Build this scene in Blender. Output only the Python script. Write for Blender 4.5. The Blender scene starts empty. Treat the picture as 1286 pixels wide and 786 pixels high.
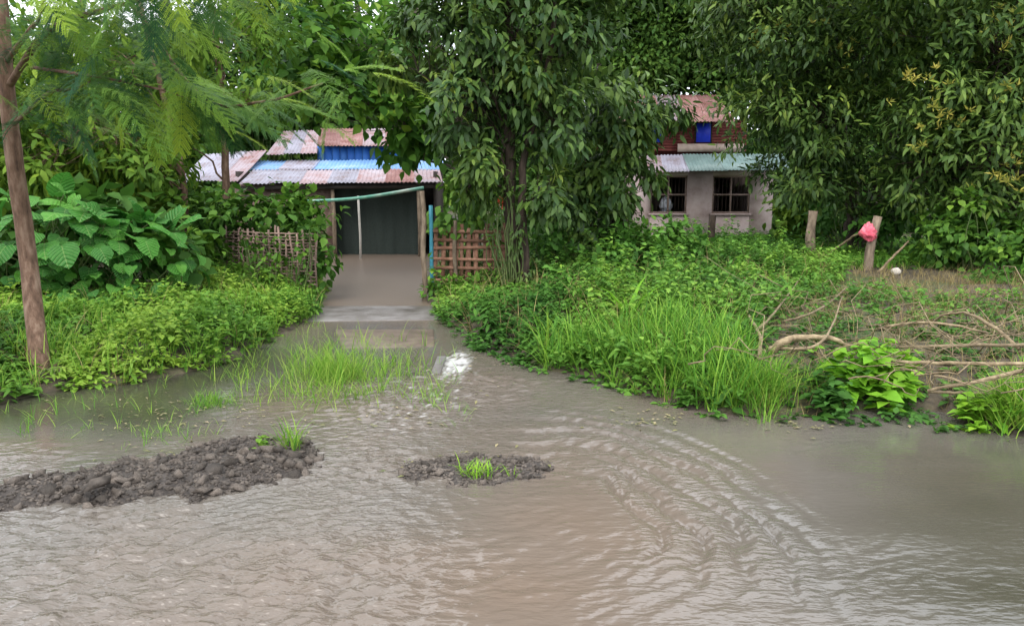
import bpy, math
import numpy as np
from mathutils import Matrix, Vector

# ------------------------------------------------------------------ camera, world, sun, exposure
F, CX, CY, CAMH, HORIZON = 1009.0, 643.0, 393.0, 1.55, 235.0
PITCH = math.atan((CY - HORIZON) / F)
sc = bpy.context.scene
COL = sc.collection
cam = bpy.data.cameras.new('camera')
cam.sensor_width = 36.0
cam.lens = 36.0 * F / 1286.0
cam.clip_start, cam.clip_end = 0.05, 1500
cam_o = bpy.data.objects.new('camera', cam)
COL.objects.link(cam_o)
cam_o.location = (0, 0, CAMH)
cam_o.rotation_euler = (math.pi / 2 - PITCH, 0, 0)
sc.camera = cam_o

SUN_EL, SUN_AZ = math.radians(58), math.radians(200)      # azimuth from +Y, clockwise
world = bpy.data.worlds.new('World')
sc.world = world
world.use_nodes = True
nt = world.node_tree
bg = nt.nodes['Background']
sky = nt.nodes.new('ShaderNodeTexSky')
sky.sky_type = 'NISHITA'
sky.sun_disc = False
sky.sun_elevation, sky.sun_rotation = SUN_EL, SUN_AZ
sky.dust_density = 4.0
tc = nt.nodes.new('ShaderNodeTexCoord')
nz = nt.nodes.new('ShaderNodeTexNoise')
nz.inputs['Scale'].default_value = 2.2
nz.inputs['Detail'].default_value = 5
rp = nt.nodes.new('ShaderNodeValToRGB')
rp.color_ramp.elements[0].position, rp.color_ramp.elements[0].color = 0.3, (9.5, 10.3, 11.6, 1)
rp.color_ramp.elements[1].position, rp.color_ramp.elements[1].color = 0.7, (14.5, 14.8, 15.2, 1)
mx = nt.nodes.new('ShaderNodeMix')
mx.data_type = 'RGBA'
mx.inputs['Factor'].default_value = 0.88
nt.links.new(tc.outputs['Generated'], nz.inputs['Vector'])
nt.links.new(nz.outputs['Fac'], rp.inputs['Fac'])
nt.links.new(sky.outputs['Color'], mx.inputs['A'])
nt.links.new(rp.outputs['Color'], mx.inputs['B'])
nt.links.new(mx.outputs['Result'], bg.inputs['Color'])
bg.inputs['Strength'].default_value = 0.14

sl = bpy.data.lights.new('sun', 'SUN')
sl.energy, sl.angle, sl.color = 1.5, math.radians(42), (1.0, 0.96, 0.9)
sun = bpy.data.objects.new('sun', sl)
COL.objects.link(sun)
sd = Vector((math.sin(SUN_AZ) * math.cos(SUN_EL), math.cos(SUN_AZ) * math.cos(SUN_EL), math.sin(SUN_EL)))
sun.rotation_euler = sd.to_track_quat('Z', 'Y').to_euler()

vs = sc.view_settings
vs.view_transform, vs.look, vs.gamma, vs.use_curve_mapping = 'Standard', 'None', 1.0, False
vs.exposure = 0.62
sc.render.engine = 'CYCLES'
sc.cycles.use_denoising = True
sc.cycles.max_bounces = 6
sc.cycles.transparent_max_bounces = 8

# ------------------------------------------------------------------ helpers
rng = np.random.default_rng(11)
COS, SIN = math.cos(PITCH), math.sin(PITCH)


def ray(px, py):
    u, v = (px - CX) / F, (CY - py) / F
    return np.array([u, COS + v * SIN, -SIN + v * COS])


def at(px, py, Y):                                  # the point of that sight line at distance Y
    d = ray(px, py)
    return np.array([0, 0, CAMH]) + d * (Y / d[1])


def gp(px, py, z=0.0):                              # the point of that sight line at height z
    d = ray(px, py)
    return np.array([0, 0, CAMH]) + d * ((z - CAMH) / d[2])


def hash2(ix, iy, seed):
    h = (ix.astype(np.int64) * 374761393 + iy.astype(np.int64) * 668265263 + seed * 974634777) & 0xffffffff
    h = ((h ^ (h >> 13)) * 1274126177) & 0xffffffff
    return ((h ^ (h >> 16)) & 0xffff) / 65535.0


def vnoise(x, y, seed=0):
    x, y = np.asarray(x, float), np.asarray(y, float)
    ix, iy = np.floor(x), np.floor(y)
    fx, fy = x - ix, y - iy
    fx, fy = fx * fx * fx * (fx * (fx * 6 - 15) + 10), fy * fy * fy * (fy * (fy * 6 - 15) + 10)
    a, b = hash2(ix, iy, seed), hash2(ix + 1, iy, seed)
    c, d = hash2(ix, iy + 1, seed), hash2(ix + 1, iy + 1, seed)
    return (a + (b - a) * fx) * (1 - fy) + (c + (d - c) * fx) * fy - 0.5


def fbm(x, y, seed=0, octv=4, gain=0.5):
    s, a = 0, 1.0
    for i in range(octv):
        s = s + a * vnoise(x * 2 ** i + 17.3 * i, y * 2 ** i - 9.1 * i, seed + i)
        a *= gain
    return s


def gnoise(x, y, seed=0):                           # gradient noise, about -.7 .. .7
    ix, iy = np.floor(x), np.floor(y)
    fx, fy = x - ix, y - iy
    ux, uy = fx ** 3 * (fx * (fx * 6 - 15) + 10), fy ** 3 * (fy * (fy * 6 - 15) + 10)
    r = []
    for dx, dy in ((0, 0), (1, 0), (0, 1), (1, 1)):
        h = hash2(ix + dx, iy + dy, seed) * 6.28318
        r.append(np.cos(h) * (fx - dx) + np.sin(h) * (fy - dy))
    return (r[0] + (r[1] - r[0]) * ux) * (1 - uy) + (r[2] + (r[3] - r[2]) * ux) * uy


def gfbm(x, y, seed=0, octv=3, gain=.5):
    t_, a = 0, 1.0
    for i in range(octv):
        t_ = t_ + a * gnoise(x * 1.9 ** i + 3.7 * i, y * 1.9 ** i - 5.3 * i, seed + i)
        a *= gain
    return t_


def sstep(a, b, x):
    t = np.clip((x - a) / (b - a), 0, 1)
    return t * t * (3 - 2 * t)


def norm(v):
    return v / np.maximum(np.linalg.norm(v, axis=-1, keepdims=True), 1e-9)


def link(o, parent=None):
    COL.objects.link(o)
    if parent is not None:
        o.parent = parent
    return o


def tag(o, label=None, cat=None, group=None, kind=None):
    for k, v in (('label', label), ('category', cat), ('group', group), ('kind', kind)):
        if v:
            o[k] = v
    return o


def thing(name, label, cat, loc, group=None):
    o = link(bpy.data.objects.new(name, None))
    o.empty_display_size = 0.1
    o.location = [float(c) for c in loc]
    return tag(o, label, cat, group)


def org_of(parent):
    o = np.zeros(3)
    while parent is not None:
        o = o + np.array(parent.location)
        parent = parent.parent
    return o


def tri_mesh(name, V, T, mat, smooth=False, tint=None, attrs=None):
    me = bpy.data.meshes.new(name)
    V = np.asarray(V, np.float32)
    T = np.asarray(T, np.int32)
    me.vertices.add(len(V))
    me.vertices.foreach_set('co', V.ravel())
    me.loops.add(T.size)
    me.loops.foreach_set('vertex_index', T.ravel())
    me.polygons.add(len(T))
    me.polygons.foreach_set('loop_start', np.arange(0, T.size, 3, dtype=np.int32))
    if smooth:
        me.polygons.foreach_set('use_smooth', np.ones(len(T), bool))
    if tint is not None:
        a = me.attributes.new('tint', 'FLOAT', 'FACE')
        a.data.foreach_set('value', np.asarray(tint, np.float32))
    for k, v in (attrs or {}).items():
        a = me.attributes.new(k, 'FLOAT', 'POINT')
        a.data.foreach_set('value', np.asarray(v, np.float32))
    me.materials.append(mat)
    me.update(calc_edges=True)
    me.validate()
    return me


class MB:                                           # collects triangles in world space, builds ONE object
    def __init__(s):
        s.v, s.t, s.n, s.c = [], [], 0, []

    def add(s, V, T, tint=None):
        V, T = np.asarray(V, float).reshape(-1, 3), np.asarray(T, int).reshape(-1, 3)
        s.v.append(V)
        s.t.append(T + s.n)
        s.n += len(V)
        s.c.append(np.full(len(T), 0.5) if tint is None else np.broadcast_to(tint, (len(T),)))
        return s

    def quad(s, a, b, c, d):
        return s.add([a, b, c, d], [[0, 1, 2], [0, 2, 3]])

    def hexa(s, p):                                 # 8 corners: bottom ring then top ring
        q = [(0, 3, 2, 1), (4, 5, 6, 7), (0, 1, 5, 4), (1, 2, 6, 5), (2, 3, 7, 6), (3, 0, 4, 7)]
        return s.add(p, [t for f in q for t in ((f[0], f[1], f[2]), (f[0], f[2], f[3]))])

    def box(s, lo, hi):
        (x, y, z), (X, Y, Z) = lo, hi
        return s.hexa([(x, y, z), (X, y, z), (X, Y, z), (x, Y, z), (x, y, Z), (X, y, Z), (X, Y, Z), (x, Y, Z)])

    def bar(s, a, b, w, h, up=(0, 0, 1)):           # rectangular bar from a to b
        a, b = np.asarray(a, float), np.asarray(b, float)
        d = norm(b - a)
        r = norm(np.cross(d, np.asarray(up, float)))
        u = np.cross(r, d)
        o = [(-r * w - u * h) / 2, (r * w - u * h) / 2, (r * w + u * h) / 2, (-r * w + u * h) / 2]
        return s.hexa([a + k for k in o] + [b + k for k in o])

    def tube(s, P, R, seg=8, rough=0.0, cap=True):
        P = np.asarray(P, float)
        R = np.broadcast_to(np.asarray(R, float), (len(P),))
        d = norm(np.gradient(P, axis=0))
        ref = np.array([0.31, 0.95, 0.07]) if abs(d[0][2]) > 0.5 else np.array([0, 0, 1.0])
        x = norm(np.cross(d, ref))
        y = np.cross(d, x)
        a = np.linspace(0, 2 * np.pi, seg, endpoint=False)
        rr = R[:, None] * (1 + rough * (rng.random((len(P), seg)) - 0.5) * 2)
        V = P[:, None] + rr[..., None] * (np.cos(a)[None, :, None] * x[:, None] + np.sin(a)[None, :, None] * y[:, None])
        V = V.reshape(-1, 3)
        i = np.arange(len(P) - 1)[:, None] * seg
        j = np.arange(seg)[None]
        k = (j + 1) % seg
        A, B, C, D = i + j, i + k, i + seg + k, i + seg + j
        T = np.concatenate([np.stack([A, B, C], -1).reshape(-1, 3), np.stack([A, C, D], -1).reshape(-1, 3)])
        if cap:
            n = len(V)
            V = np.vstack([V, P[0], P[-1]])
            jj = np.arange(seg)
            kk = (jj + 1) % seg
            e = (len(P) - 1) * seg
            T = np.concatenate([T, np.stack([kk, jj, np.full(seg, n)], -1), np.stack([e + jj, e + kk, np.full(seg, n + 1)], -1)])
        return s.add(V, T)

    def build(s, name, mat, parent=None, smooth=False, at_loc=None):
        V, T = np.concatenate(s.v), np.concatenate(s.t)
        o = org_of(parent)
        loc = np.zeros(3)
        if parent is None and at_loc is not None:
            o = loc = np.asarray(at_loc, float)
        ob = bpy.data.objects.new(name, tri_mesh(name, V - o, T, mat, smooth, np.concatenate(s.c)))
        ob.location = loc
        return link(ob, parent)


def spline(pts, n=24):                              # Catmull-Rom through the points
    P = np.asarray(pts, float)
    if len(P) == 2:
        t = np.linspace(0, 1, n)[:, None]
        return P[0] * (1 - t) + P[1] * t
    Q = np.vstack([2 * P[0] - P[1], P, 2 * P[-1] - P[-2]])
    u = np.linspace(0, len(P) - 1 - 1e-6, n)
    i = u.astype(int)
    t = (u - i)[:, None]
    a, b, c, d = Q[i], Q[i + 1], Q[i + 2], Q[i + 3]
    return 0.5 * (2 * b + (c - a) * t + (2 * a - 5 * b + 4 * c - d) * t * t + (3 * b - a - 3 * c + d) * t ** 3)


def frame(D, U):                                    # columns: across, along, normal
    D = norm(D)
    X = norm(np.cross(D, U))
    return np.stack([X, D, np.cross(X, D)], -1)


# leaf templates: along +Y, width in X, curl in Z
def lance(w=0.16, droop=0.25):
    v = [(0, 0, 0), (-w, .3, -droop * .05), (w, .3, -droop * .05), (-w * .8, .68, -droop * .4), (w * .8, .68, -droop * .4), (0, 1, -droop)]
    return np.array(v), np.array([(0, 2, 1), (1, 2, 4), (1, 4, 3), (3, 4, 5)])


def ovate(w=0.34, droop=0.18):
    v = [(0, 0, 0), (-w * .8, .2, .06), (w * .8, .2, .06), (-w, .48, .05), (w, .48, .05), (0, .5, -.04), (0, 1, -droop)]
    return np.array(v), np.array([(0, 5, 1), (0, 2, 5), (1, 5, 3), (2, 4, 5), (3, 5, 6), (5, 4, 6)])


def diamond(w=0.26):
    v = [(0, 0, 0), (-w, .45, .05), (w, .45, .05), (0, 1, -.12)]
    return np.array(v), np.array([(0, 2, 1), (1, 2, 3)])


def blade(w=0.035, bend=0.45):
    v = [(-w, 0, 0), (w, 0, 0), (-w * .85, .4, -bend * .12), (w * .85, .4, -bend * .12), (-w * .5, .75, -bend * .5), (w * .5, .75, -bend * .5), (0, 1, -bend)]
    return np.array(v), np.array([(0, 1, 3), (0, 3, 2), (2, 3, 5), (2, 5, 4), (4, 5, 6)])


class Leaves:                                       # many leaves, ONE mesh
    def __init__(s, template):
        s.tp = template
        s.P, s.D, s.U, s.S, s.C = [], [], [], [], []

    def add(s, P, D, U, S, C):
        n = len(P)
        for a, b in ((s.P, P), (s.D, np.broadcast_to(D, (n, 3))), (s.U, np.broadcast_to(U, (n, 3))), (s.S, np.broadcast_to(S, (n,))), (s.C, np.broadcast_to(C, (n,)))):
            a.append(np.asarray(b, float))

    def cat(s):
        return [np.concatenate(a) for a in (s.P, s.D, s.U, s.S, s.C)]

    def build(s, name, mat, parent=None, pick=None, smooth=False):
        P, D, U, S, C = s.cat()
        if pick is not None:
            P, D, U, S, C = P[pick], D[pick], U[pick], S[pick], C[pick]
        tv, tf = s.tp
        R = frame(D, U)
        V = np.einsum('nij,kj->nki', R, tv) * S[:, None, None] + P[:, None]
        T = tf[None] + (np.arange(len(P)) * len(tv))[:, None, None]
        ob = bpy.data.objects.new(name, tri_mesh(name, V.reshape(-1, 3) - org_of(parent), T.reshape(-1, 3), mat, smooth, np.repeat(C, len(tf))))
        return link(ob, parent)

    def build_singles(s, name, mat, parent, idx):   # each picked leaf an object that shares one mesh
        P, D, U, S, C = s.cat()
        me = tri_mesh(name, s.tp[0], s.tp[1], mat, True)
        R = frame(D[idx], U[idx])
        o = org_of(parent)
        for k, i in enumerate(idx):
            ob = bpy.data.objects.new(name, me)
            M = Matrix(R[k].tolist()).to_4x4()
            ob.rotation_euler = M.to_euler()
            ob.location = P[i] - o
            ob.scale = (S[i],) * 3
            link(ob, parent)


def rdir(n):
    return norm(rng.normal(size=(n, 3)))


# ------------------------------------------------------------------ materials
def new_mat(name):
    m = bpy.data.materials.new(name)
    m.use_nodes = True
    t = m.node_tree
    return m, t, t.nodes, t.links, t.nodes['Principled BSDF']


def ramp(nodes, stops):
    r = nodes.new('ShaderNodeValToRGB')
    e = r.color_ramp.elements
    while len(e) < len(stops):
        e.new(0.5)
    for el, (p, c) in zip(e, stops):
        el.position, el.color = p, (*c, 1)
    return r


def leaf_mat(name, cols, rough=0.45, trans=0.3, rand=False, spec=0.4):
    m, t, N, L, b = new_mat(name)
    if rand:
        a = N.new('ShaderNodeObjectInfo')
        out = a.outputs['Random']
    else:
        a = N.new('ShaderNodeAttribute')
        a.attribute_name = 'tint'
        out = a.outputs['Fac']
    k = len(cols) - 1
    r = ramp(N, [(i / k, c) for i, c in enumerate(cols)])
    L.new(out, r.inputs['Fac'])
    nz = N.new('ShaderNodeTexNoise')
    nz.inputs['Scale'].default_value = 9
    tcn = N.new('ShaderNodeTexCoord')
    L.new(tcn.outputs['Object'], nz.inputs['Vector'])
    hs = N.new('ShaderNodeHueSaturation')
    mr = N.new('ShaderNodeMapRange')
    mr.inputs['To Min'].default_value, mr.inputs['To Max'].default_value = 0.7, 1.3
    L.new(nz.outputs['Fac'], mr.inputs['Value'])
    L.new(mr.outputs['Result'], hs.inputs['Value'])
    L.new(r.outputs['Color'], hs.inputs['Color'])
    L.new(hs.outputs['Color'], b.inputs['Base Color'])
    b.inputs['Roughness'].default_value = rough
    b.inputs['Specular IOR Level'].default_value = spec
    tr = N.new('ShaderNodeBsdfTranslucent')
    L.new(hs.outputs['Color'], tr.inputs['Color'])
    ms = N.new('ShaderNodeMixShader')
    ms.inputs[0].default_value = trans
    L.new(b.outputs[0], ms.inputs[1])
    L.new(tr.outputs[0], ms.inputs[2])
    L.new(ms.outputs[0], N['Material Output'].inputs['Surface'])
    return m


def rough_mat(name, cols, scale=8.0, rough=0.85, bump=0.3, stretch=(1, 1, 1), detail=6, rand=0.0, spec=0.3, bscale=None):
    m, t, N, L, b = new_mat(name)
    tcn = N.new('ShaderNodeTexCoord')
    mp = N.new('ShaderNodeMapping')
    mp.inputs['Scale'].default_value = stretch
    nz = N.new('ShaderNodeTexNoise')
    nz.inputs['Scale'].default_value = scale
    nz.inputs['Detail'].default_value = detail
    nz.inputs['Roughness'].default_value = 0.65
    L.new(tcn.outputs['Object'], mp.inputs['Vector'])
    L.new(mp.outputs['Vector'], nz.inputs['Vector'])
    k = len(cols) - 1
    r = ramp(N, [(0.28 + 0.44 * i / k, c) for i, c in enumerate(cols)])
    L.new(nz.outputs['Fac'], r.inputs['Fac'])
    out = r.outputs['Color']
    if rand:
        oi = N.new('ShaderNodeObjectInfo')
        mr = N.new('ShaderNodeMapRange')
        mr.inputs['To Min'].default_value, mr.inputs['To Max'].default_value = 1 - rand, 1 + rand
        hs = N.new('ShaderNodeHueSaturation')
        L.new(oi.outputs['Random'], mr.inputs['Value'])
        L.new(mr.outputs['Result'], hs.inputs['Value'])
        L.new(out, hs.inputs['Color'])
        out = hs.outputs['Color']
        ad = N.new('ShaderNodeVectorMath')
        ad.operation = 'ADD'
        ml = N.new('ShaderNodeMath')
        ml.operation = 'MULTIPLY'
        ml.inputs[1].default_value = 37
        L.new(oi.outputs['Random'], ml.inputs[0])
        L.new(tcn.outputs['Object'], ad.inputs[0])
        L.new(ml.outputs[0], ad.inputs[1])
        L.new(ad.outputs[0], mp.inputs['Vector'])
    L.new(out, b.inputs['Base Color'])
    b.inputs['Roughness'].default_value = rough
    b.inputs['Specular IOR Level'].default_value = spec
    if bump:
        bp = N.new('ShaderNodeBump')
        bp.inputs['Strength'].default_value = bump
        bp.inputs['Distance'].default_value = 0.02
        src = nz
        if bscale:
            src = N.new('ShaderNodeTexNoise')
            src.inputs['Scale'].default_value = bscale
            src.inputs['Detail'].default_value = 5
            L.new(mp.outputs['Vector'], src.inputs['Vector'])
        L.new(src.outputs['Fac'], bp.inputs['Height'])
        L.new(bp.outputs['Normal'], b.inputs['Normal'])
    return m


M = {}
M['bark_brown'] = rough_mat('bark_brown', [(.05, .03, .02), (.15, .09, .06), (.26, .18, .13)], 22, .9, .8, (1, 1, .25))
M['bark_dark'] = rough_mat('bark_dark', [(.015, .011, .008), (.04, .028, .02), (.085, .06, .045)], 18, .9, .8, (1, 1, .3))
M['bark_grey'] = rough_mat('bark_grey', [(.05, .045, .035), (.12, .10, .08), (.2, .18, .14)], 14, .9, .6, (1, 1, .3))
M['stem'] = rough_mat('stem', [(.06, .09, .03), (.12, .16, .05)], 14, .6, .1)
M['dead_wood'] = rough_mat('dead_wood', [(.08, .055, .033), (.2, .15, .09), (.34, .27, .165)], 16, .85, .5, (1, 1, 1), rand=.25)
M['post_wood'] = rough_mat('post_wood', [(.06, .045, .032), (.18, .135, .095), (.31, .245, .175)], 20, .9, .9, (1, 1, .25))
M['bamboo'] = rough_mat('bamboo', [(.1, .045, .028), (.22, .11, .07), (.33, .19, .13)], 9, .8, .3, (1, 1, 1), rand=.35)
M['bamboo_grey'] = rough_mat('bamboo_grey', [(.10, .065, .05), (.22, .15, .12), (.33, .24, .2)], 9, .85, .3, (1, 1, 1), rand=.3)
M['plaster'] = rough_mat('plaster', [(.24, .17, .155), (.41, .32, .3), (.5, .41, .39)], 2.2, .9, .25, bscale=30)
M['maroon'] = rough_mat('maroon', [(.07, .014, .012), (.15, .035, .03), (.2, .06, .05)], 5, .8, .2, (1, 1, .3))
M['fascia'] = rough_mat('fascia', [(.32, .24, .2), (.5, .4, .35)], 6, .8, .2)
M['sheet_lilac'] = rough_mat('sheet_lilac', [(.17, .12, .115), (.26, .25, .3), (.33, .325, .39)], 3.2, .5, .1, (1, 1, 1), rand=.1)
M['sheet_pink'] = rough_mat('sheet_pink', [(.2, .085, .07), (.29, .22, .235), (.34, .31, .35)], 2.6, .55, .1, (1, 1, 1), rand=.25)
M['sheet_rust'] = rough_mat('sheet_rust', [(.14, .06, .048), (.23, .115, .105), (.31, .2, .19)], 3.0, .7, .1, (1, 1, 1), rand=.2)
M['sheet_blue'] = rough_mat('sheet_blue', [(.1, .2, .38), (.16, .3, .52), (.32, .4, .52)], 1.8, .5, .1, (1, 1, 1), rand=.15)
M['sheet_green'] = rough_mat('sheet_green', [(.1, .15, .145), (.145, .215, .205), (.21, .27, .255)], 2.2, .5, .1, (1, 1, 1), rand=.12)
M['blue_wall'] = rough_mat('blue_wall', [(.012, .06, .27), (.025, .12, .43), (.05, .18, .5)], 4, .6, .1, (1, 1, .2), rand=.2)
M['blue_paint'] = rough_mat('blue_paint', [(.012, .03, .5), (.03, .07, .75)], 5, .5, .1)
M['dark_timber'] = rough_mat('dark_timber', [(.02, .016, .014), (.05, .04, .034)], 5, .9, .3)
M['net'] = rough_mat('net', [(.028, .038, .034), (.045, .058, .05)], 30, .9, .3, (1, 1, 1))
M['window_frame'] = rough_mat('window_frame', [(.18, .12, .1), (.3, .22, .19)], 10, .8, .2)
M['iron'] = rough_mat('iron', [(.03, .025, .022), (.08, .05, .04)], 20, .7, .2)
M['concrete'] = rough_mat('concrete', [(.06, .05, .038), (.15, .135, .125), (.25, .235, .23)], 3, .45, .3, bscale=40, spec=.5)
M['brown_slab'] = rough_mat('brown_slab', [(.08, .06, .042), (.14, .105, .08), (.2, .155, .12)], 6, .5, .3, bscale=40, spec=.5)
M['stone'] = rough_mat('stone', [(.035, .028, .022), (.11, .09, .074), (.25, .21, .175)], 11, .7, .6, rand=.55, bscale=26)
M['gravel_base'] = rough_mat('gravel_base', [(.02, .017, .015), (.055, .046, .04), (.12, .1, .085)], 40, .75, .9)
M['pink_plastic'] = rough_mat('pink_plastic', [(.5, .05, .09), (.72, .13, .18), (.8, .3, .32)], 7, .45, .3)
M['white_cloth'] = rough_mat('white_cloth', [(.5, .52, .6), (.75, .76, .82)], 8, .8, .2)
M['pale_stone'] = rough_mat('pale_stone', [(.4, .36, .3), (.6, .56, .5)], 10, .8, .4)
M['teal_pipe'] = rough_mat('teal_pipe', [(.03, .16, .22), (.06, .26, .34)], 6, .5, .1)
M['green_pole'] = rough_mat('green_pole', [(.03, .15, .1), (.09, .28, .2), (.4, .44, .38)], 1.4, .5, .1)
M['pale_pole'] = rough_mat('pale_pole', [(.3, .28, .25), (.5, .47, .42)], 8, .7, .1)
M['orange_flower'] = leaf_mat('orange_flower', [(.7, .1, .04), (.85, .2, .1)], .5, .2)

G = lambda *c: list(c)
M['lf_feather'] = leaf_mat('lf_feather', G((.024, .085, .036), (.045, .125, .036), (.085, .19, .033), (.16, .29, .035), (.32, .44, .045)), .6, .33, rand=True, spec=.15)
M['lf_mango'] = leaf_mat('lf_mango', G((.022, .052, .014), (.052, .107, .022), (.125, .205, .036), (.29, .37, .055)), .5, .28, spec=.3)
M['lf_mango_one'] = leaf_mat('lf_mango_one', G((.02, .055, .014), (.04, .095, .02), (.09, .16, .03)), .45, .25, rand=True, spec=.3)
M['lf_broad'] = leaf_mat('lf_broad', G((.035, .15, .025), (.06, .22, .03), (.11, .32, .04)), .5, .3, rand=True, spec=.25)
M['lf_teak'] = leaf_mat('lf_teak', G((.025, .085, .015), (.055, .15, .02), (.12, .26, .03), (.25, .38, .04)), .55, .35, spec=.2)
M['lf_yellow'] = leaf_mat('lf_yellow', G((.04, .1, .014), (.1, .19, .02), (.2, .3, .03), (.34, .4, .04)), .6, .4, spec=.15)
M['lf_vine'] = leaf_mat('lf_vine', G((.025, .075, .013), (.06, .15, .02), (.13, .26, .03), (.27, .4, .05)), .55, .3, spec=.2)
M['lf_weed'] = leaf_mat('lf_weed', G((.025, .085, .015), (.065, .17, .024), (.14, .29, .035), (.28, .42, .055)), .6, .35, spec=.15)
M['lf_weed_dark'] = leaf_mat('lf_weed_dark', G((.022, .075, .013), (.055, .15, .022), (.11, .25, .035), (.22, .37, .05)), .6, .3, spec=.18)
M['lf_grass'] = leaf_mat('lf_grass', G((.05, .16, .02), (.11, .27, .028), (.2, .37, .04), (.34, .46, .08)), .6, .35, spec=.15)
M['lf_bright'] = leaf_mat('lf_bright', G((.08, .26, .02), (.17, .38, .025), (.32, .5, .04)), .55, .35, spec=.2)
M['lf_far'] = leaf_mat('lf_far', G((.018, .055, .012), (.042, .105, .02), (.09, .18, .028), (.19, .3, .045)), .6, .3, spec=.15)
M['lf_bloom'] = leaf_mat('lf_bloom', G((.16, .22, .04), (.34, .33, .06), (.52, .42, .1)), .6, .3, spec=.15)
M['lf_dry'] = leaf_mat('lf_dry', G((.11, .085, .04), (.22, .17, .075), (.37, .3, .13)), .8, .2, spec=.1)
M['lf_litter'] = leaf_mat('lf_litter', G((.08, .1, .03), (.18, .17, .06), (.32, .26, .15)), .6, .1)
M['lf_banana'] = leaf_mat('lf_banana', G((.14, .28, .03), (.26, .4, .05)), .5, .4, spec=.2)

# ground: mud, moss and dry soil
m, t, N, L, b = new_mat('ground_soil')
tcn = N.new('ShaderNodeTexCoord')
n1, n2 = N.new('ShaderNodeTexNoise'), N.new('ShaderNodeTexNoise')
n1.inputs['Scale'].default_value, n2.inputs['Scale'].default_value = .7, 14
n1.inputs['Detail'].default_value = n2.inputs['Detail'].default_value = 8
r1 = ramp(N, [(.36, (.045, .036, .024)), (.5, (.085, .066, .042)), (.62, (.055, .08, .024))])
r2 = ramp(N, [(.3, (.5, .5, .5)), (.7, (1.3, 1.25, 1.2))])
mu = N.new('ShaderNodeMix')
mu.data_type, mu.blend_type = 'RGBA', 'MULTIPLY'
mu.inputs['Factor'].default_value = 1
bp = N.new('ShaderNodeBump')
bp.inputs['Strength'].default_value, bp.inputs['Distance'].default_value = .8, .03
for n_ in (n1, n2):
    L.new(tcn.outputs['Object'], n_.inputs['Vector'])
L.new(n1.outputs['Fac'], r1.inputs['Fac'])
L.new(n2.outputs['Fac'], r2.inputs['Fac'])
L.new(r1.outputs['Color'], mu.inputs['A'])
L.new(r2.outputs['Color'], mu.inputs['B'])
L.new(mu.outputs['Result'], b.inputs['Base Color'])
L.new(n2.outputs['Fac'], bp.inputs['Height'])
L.new(bp.outputs['Normal'], b.inputs['Normal'])
b.inputs['Roughness'].default_value = .85
M['ground'] = m

# muddy water: sky sheen painted into the mud colour, sky glare into the white
m, t, N, L, b = new_mat('muddy_water')
tcn = N.new('ShaderNodeTexCoord')
a1, a2 = N.new('ShaderNodeAttribute'), N.new('ShaderNodeAttribute')
a1.attribute_name, a2.attribute_name = 'silt', 'foam'
r1 = ramp(N, [(0, (.056, .052, .037)), (.45, (.118, .105, .09)), (1, (.155, .117, .09))])
L.new(a1.outputs['Fac'], r1.inputs['Fac'])
mf = N.new('ShaderNodeMix')
mf.data_type = 'RGBA'
mf.inputs['B'].default_value = (.78, .77, .76, 1)
L.new(a2.outputs['Fac'], mf.inputs['Factor'])
L.new(r1.outputs['Color'], mf.inputs['A'])
L.new(mf.outputs['Result'], b.inputs['Base Color'])
b.inputs['IOR'].default_value = 1.5
a3 = N.new('ShaderNodeAttribute')
a3.attribute_name = 'fine'
mrr = N.new('ShaderNodeMapRange')
mrr.inputs['To Min'].default_value, mrr.inputs['To Max'].default_value = .08, .32
L.new(a3.outputs['Fac'], mrr.inputs['Value'])
L.new(mrr.outputs['Result'], b.inputs['Roughness'])
nA = N.new('ShaderNodeTexNoise')
nA.inputs['Scale'].default_value, nA.inputs['Detail'].default_value = 30, 2
mpn = N.new('ShaderNodeMapping')
mpn.inputs['Scale'].default_value = (.55, 1.3, 1)
L.new(tcn.outputs['Object'], mpn.inputs['Vector'])
L.new(mpn.outputs['Vector'], nA.inputs['Vector'])
bp = N.new('ShaderNodeBump')
bp.inputs['Strength'].default_value, bp.inputs['Distance'].default_value = .8, .016
a4 = N.new('ShaderNodeAttribute')
a4.attribute_name = 'lively'
L.new(a4.outputs['Fac'], bp.inputs['Strength'])
L.new(nA.outputs['Fac'], bp.inputs['Height'])
L.new(bp.outputs['Normal'], b.inputs['Normal'])
M['water'] = m

# ------------------------------------------------------------------ ground and water
shore_px = [(-420, 575), (-150, 528), (0, 508), (60, 492), (150, 486), (230, 470), (300, 450), (350, 425), (385, 400), (405, 378), (410, 362),
            (370, 338), (300, 320), (235, 312)]
shore_px2 = [(548, 312), (540, 330), (533, 352), (538, 380), (556, 405), (600, 432), (660, 455), (760, 482), (850, 508), (910, 522),
             (1000, 524), (1100, 517), (1180, 517), (1210, 535), (1286, 548), (1500, 580), (1900, 640)]
POLY = np.array([gp(*p)[:2] for p in shore_px] + [(-8.2, 26), (-1.7, 26)] + [gp(*p)[:2] for p in shore_px2] + [(9, 0), (9, -9), (-9, -9), (-9, 0)])


def sdist(x, y, poly):                              # > 0 inside
    x, y = np.asarray(x, float), np.asarray(y, float)
    best = np.full(x.shape, 1e9)
    ins = np.zeros(x.shape, bool)
    n = len(poly)
    for i in range(n):
        (ax, ay), (bx, by) = poly[i], poly[(i + 1) % n]
        ex, ey = bx - ax, by - ay
        tt = np.clip(((x - ax) * ex + (y - ay) * ey) / (ex * ex + ey * ey + 1e-12), 0, 1)
        best = np.minimum(best, np.hypot(x - ax - tt * ex, y - ay - tt * ey))
        c = ((ay > y) != (by > y)) & (x < (bx - ax) * (y - ay) / (by - ay + 1e-12) + ax)
        ins ^= c
    return np.where(ins, best, -best)


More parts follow.
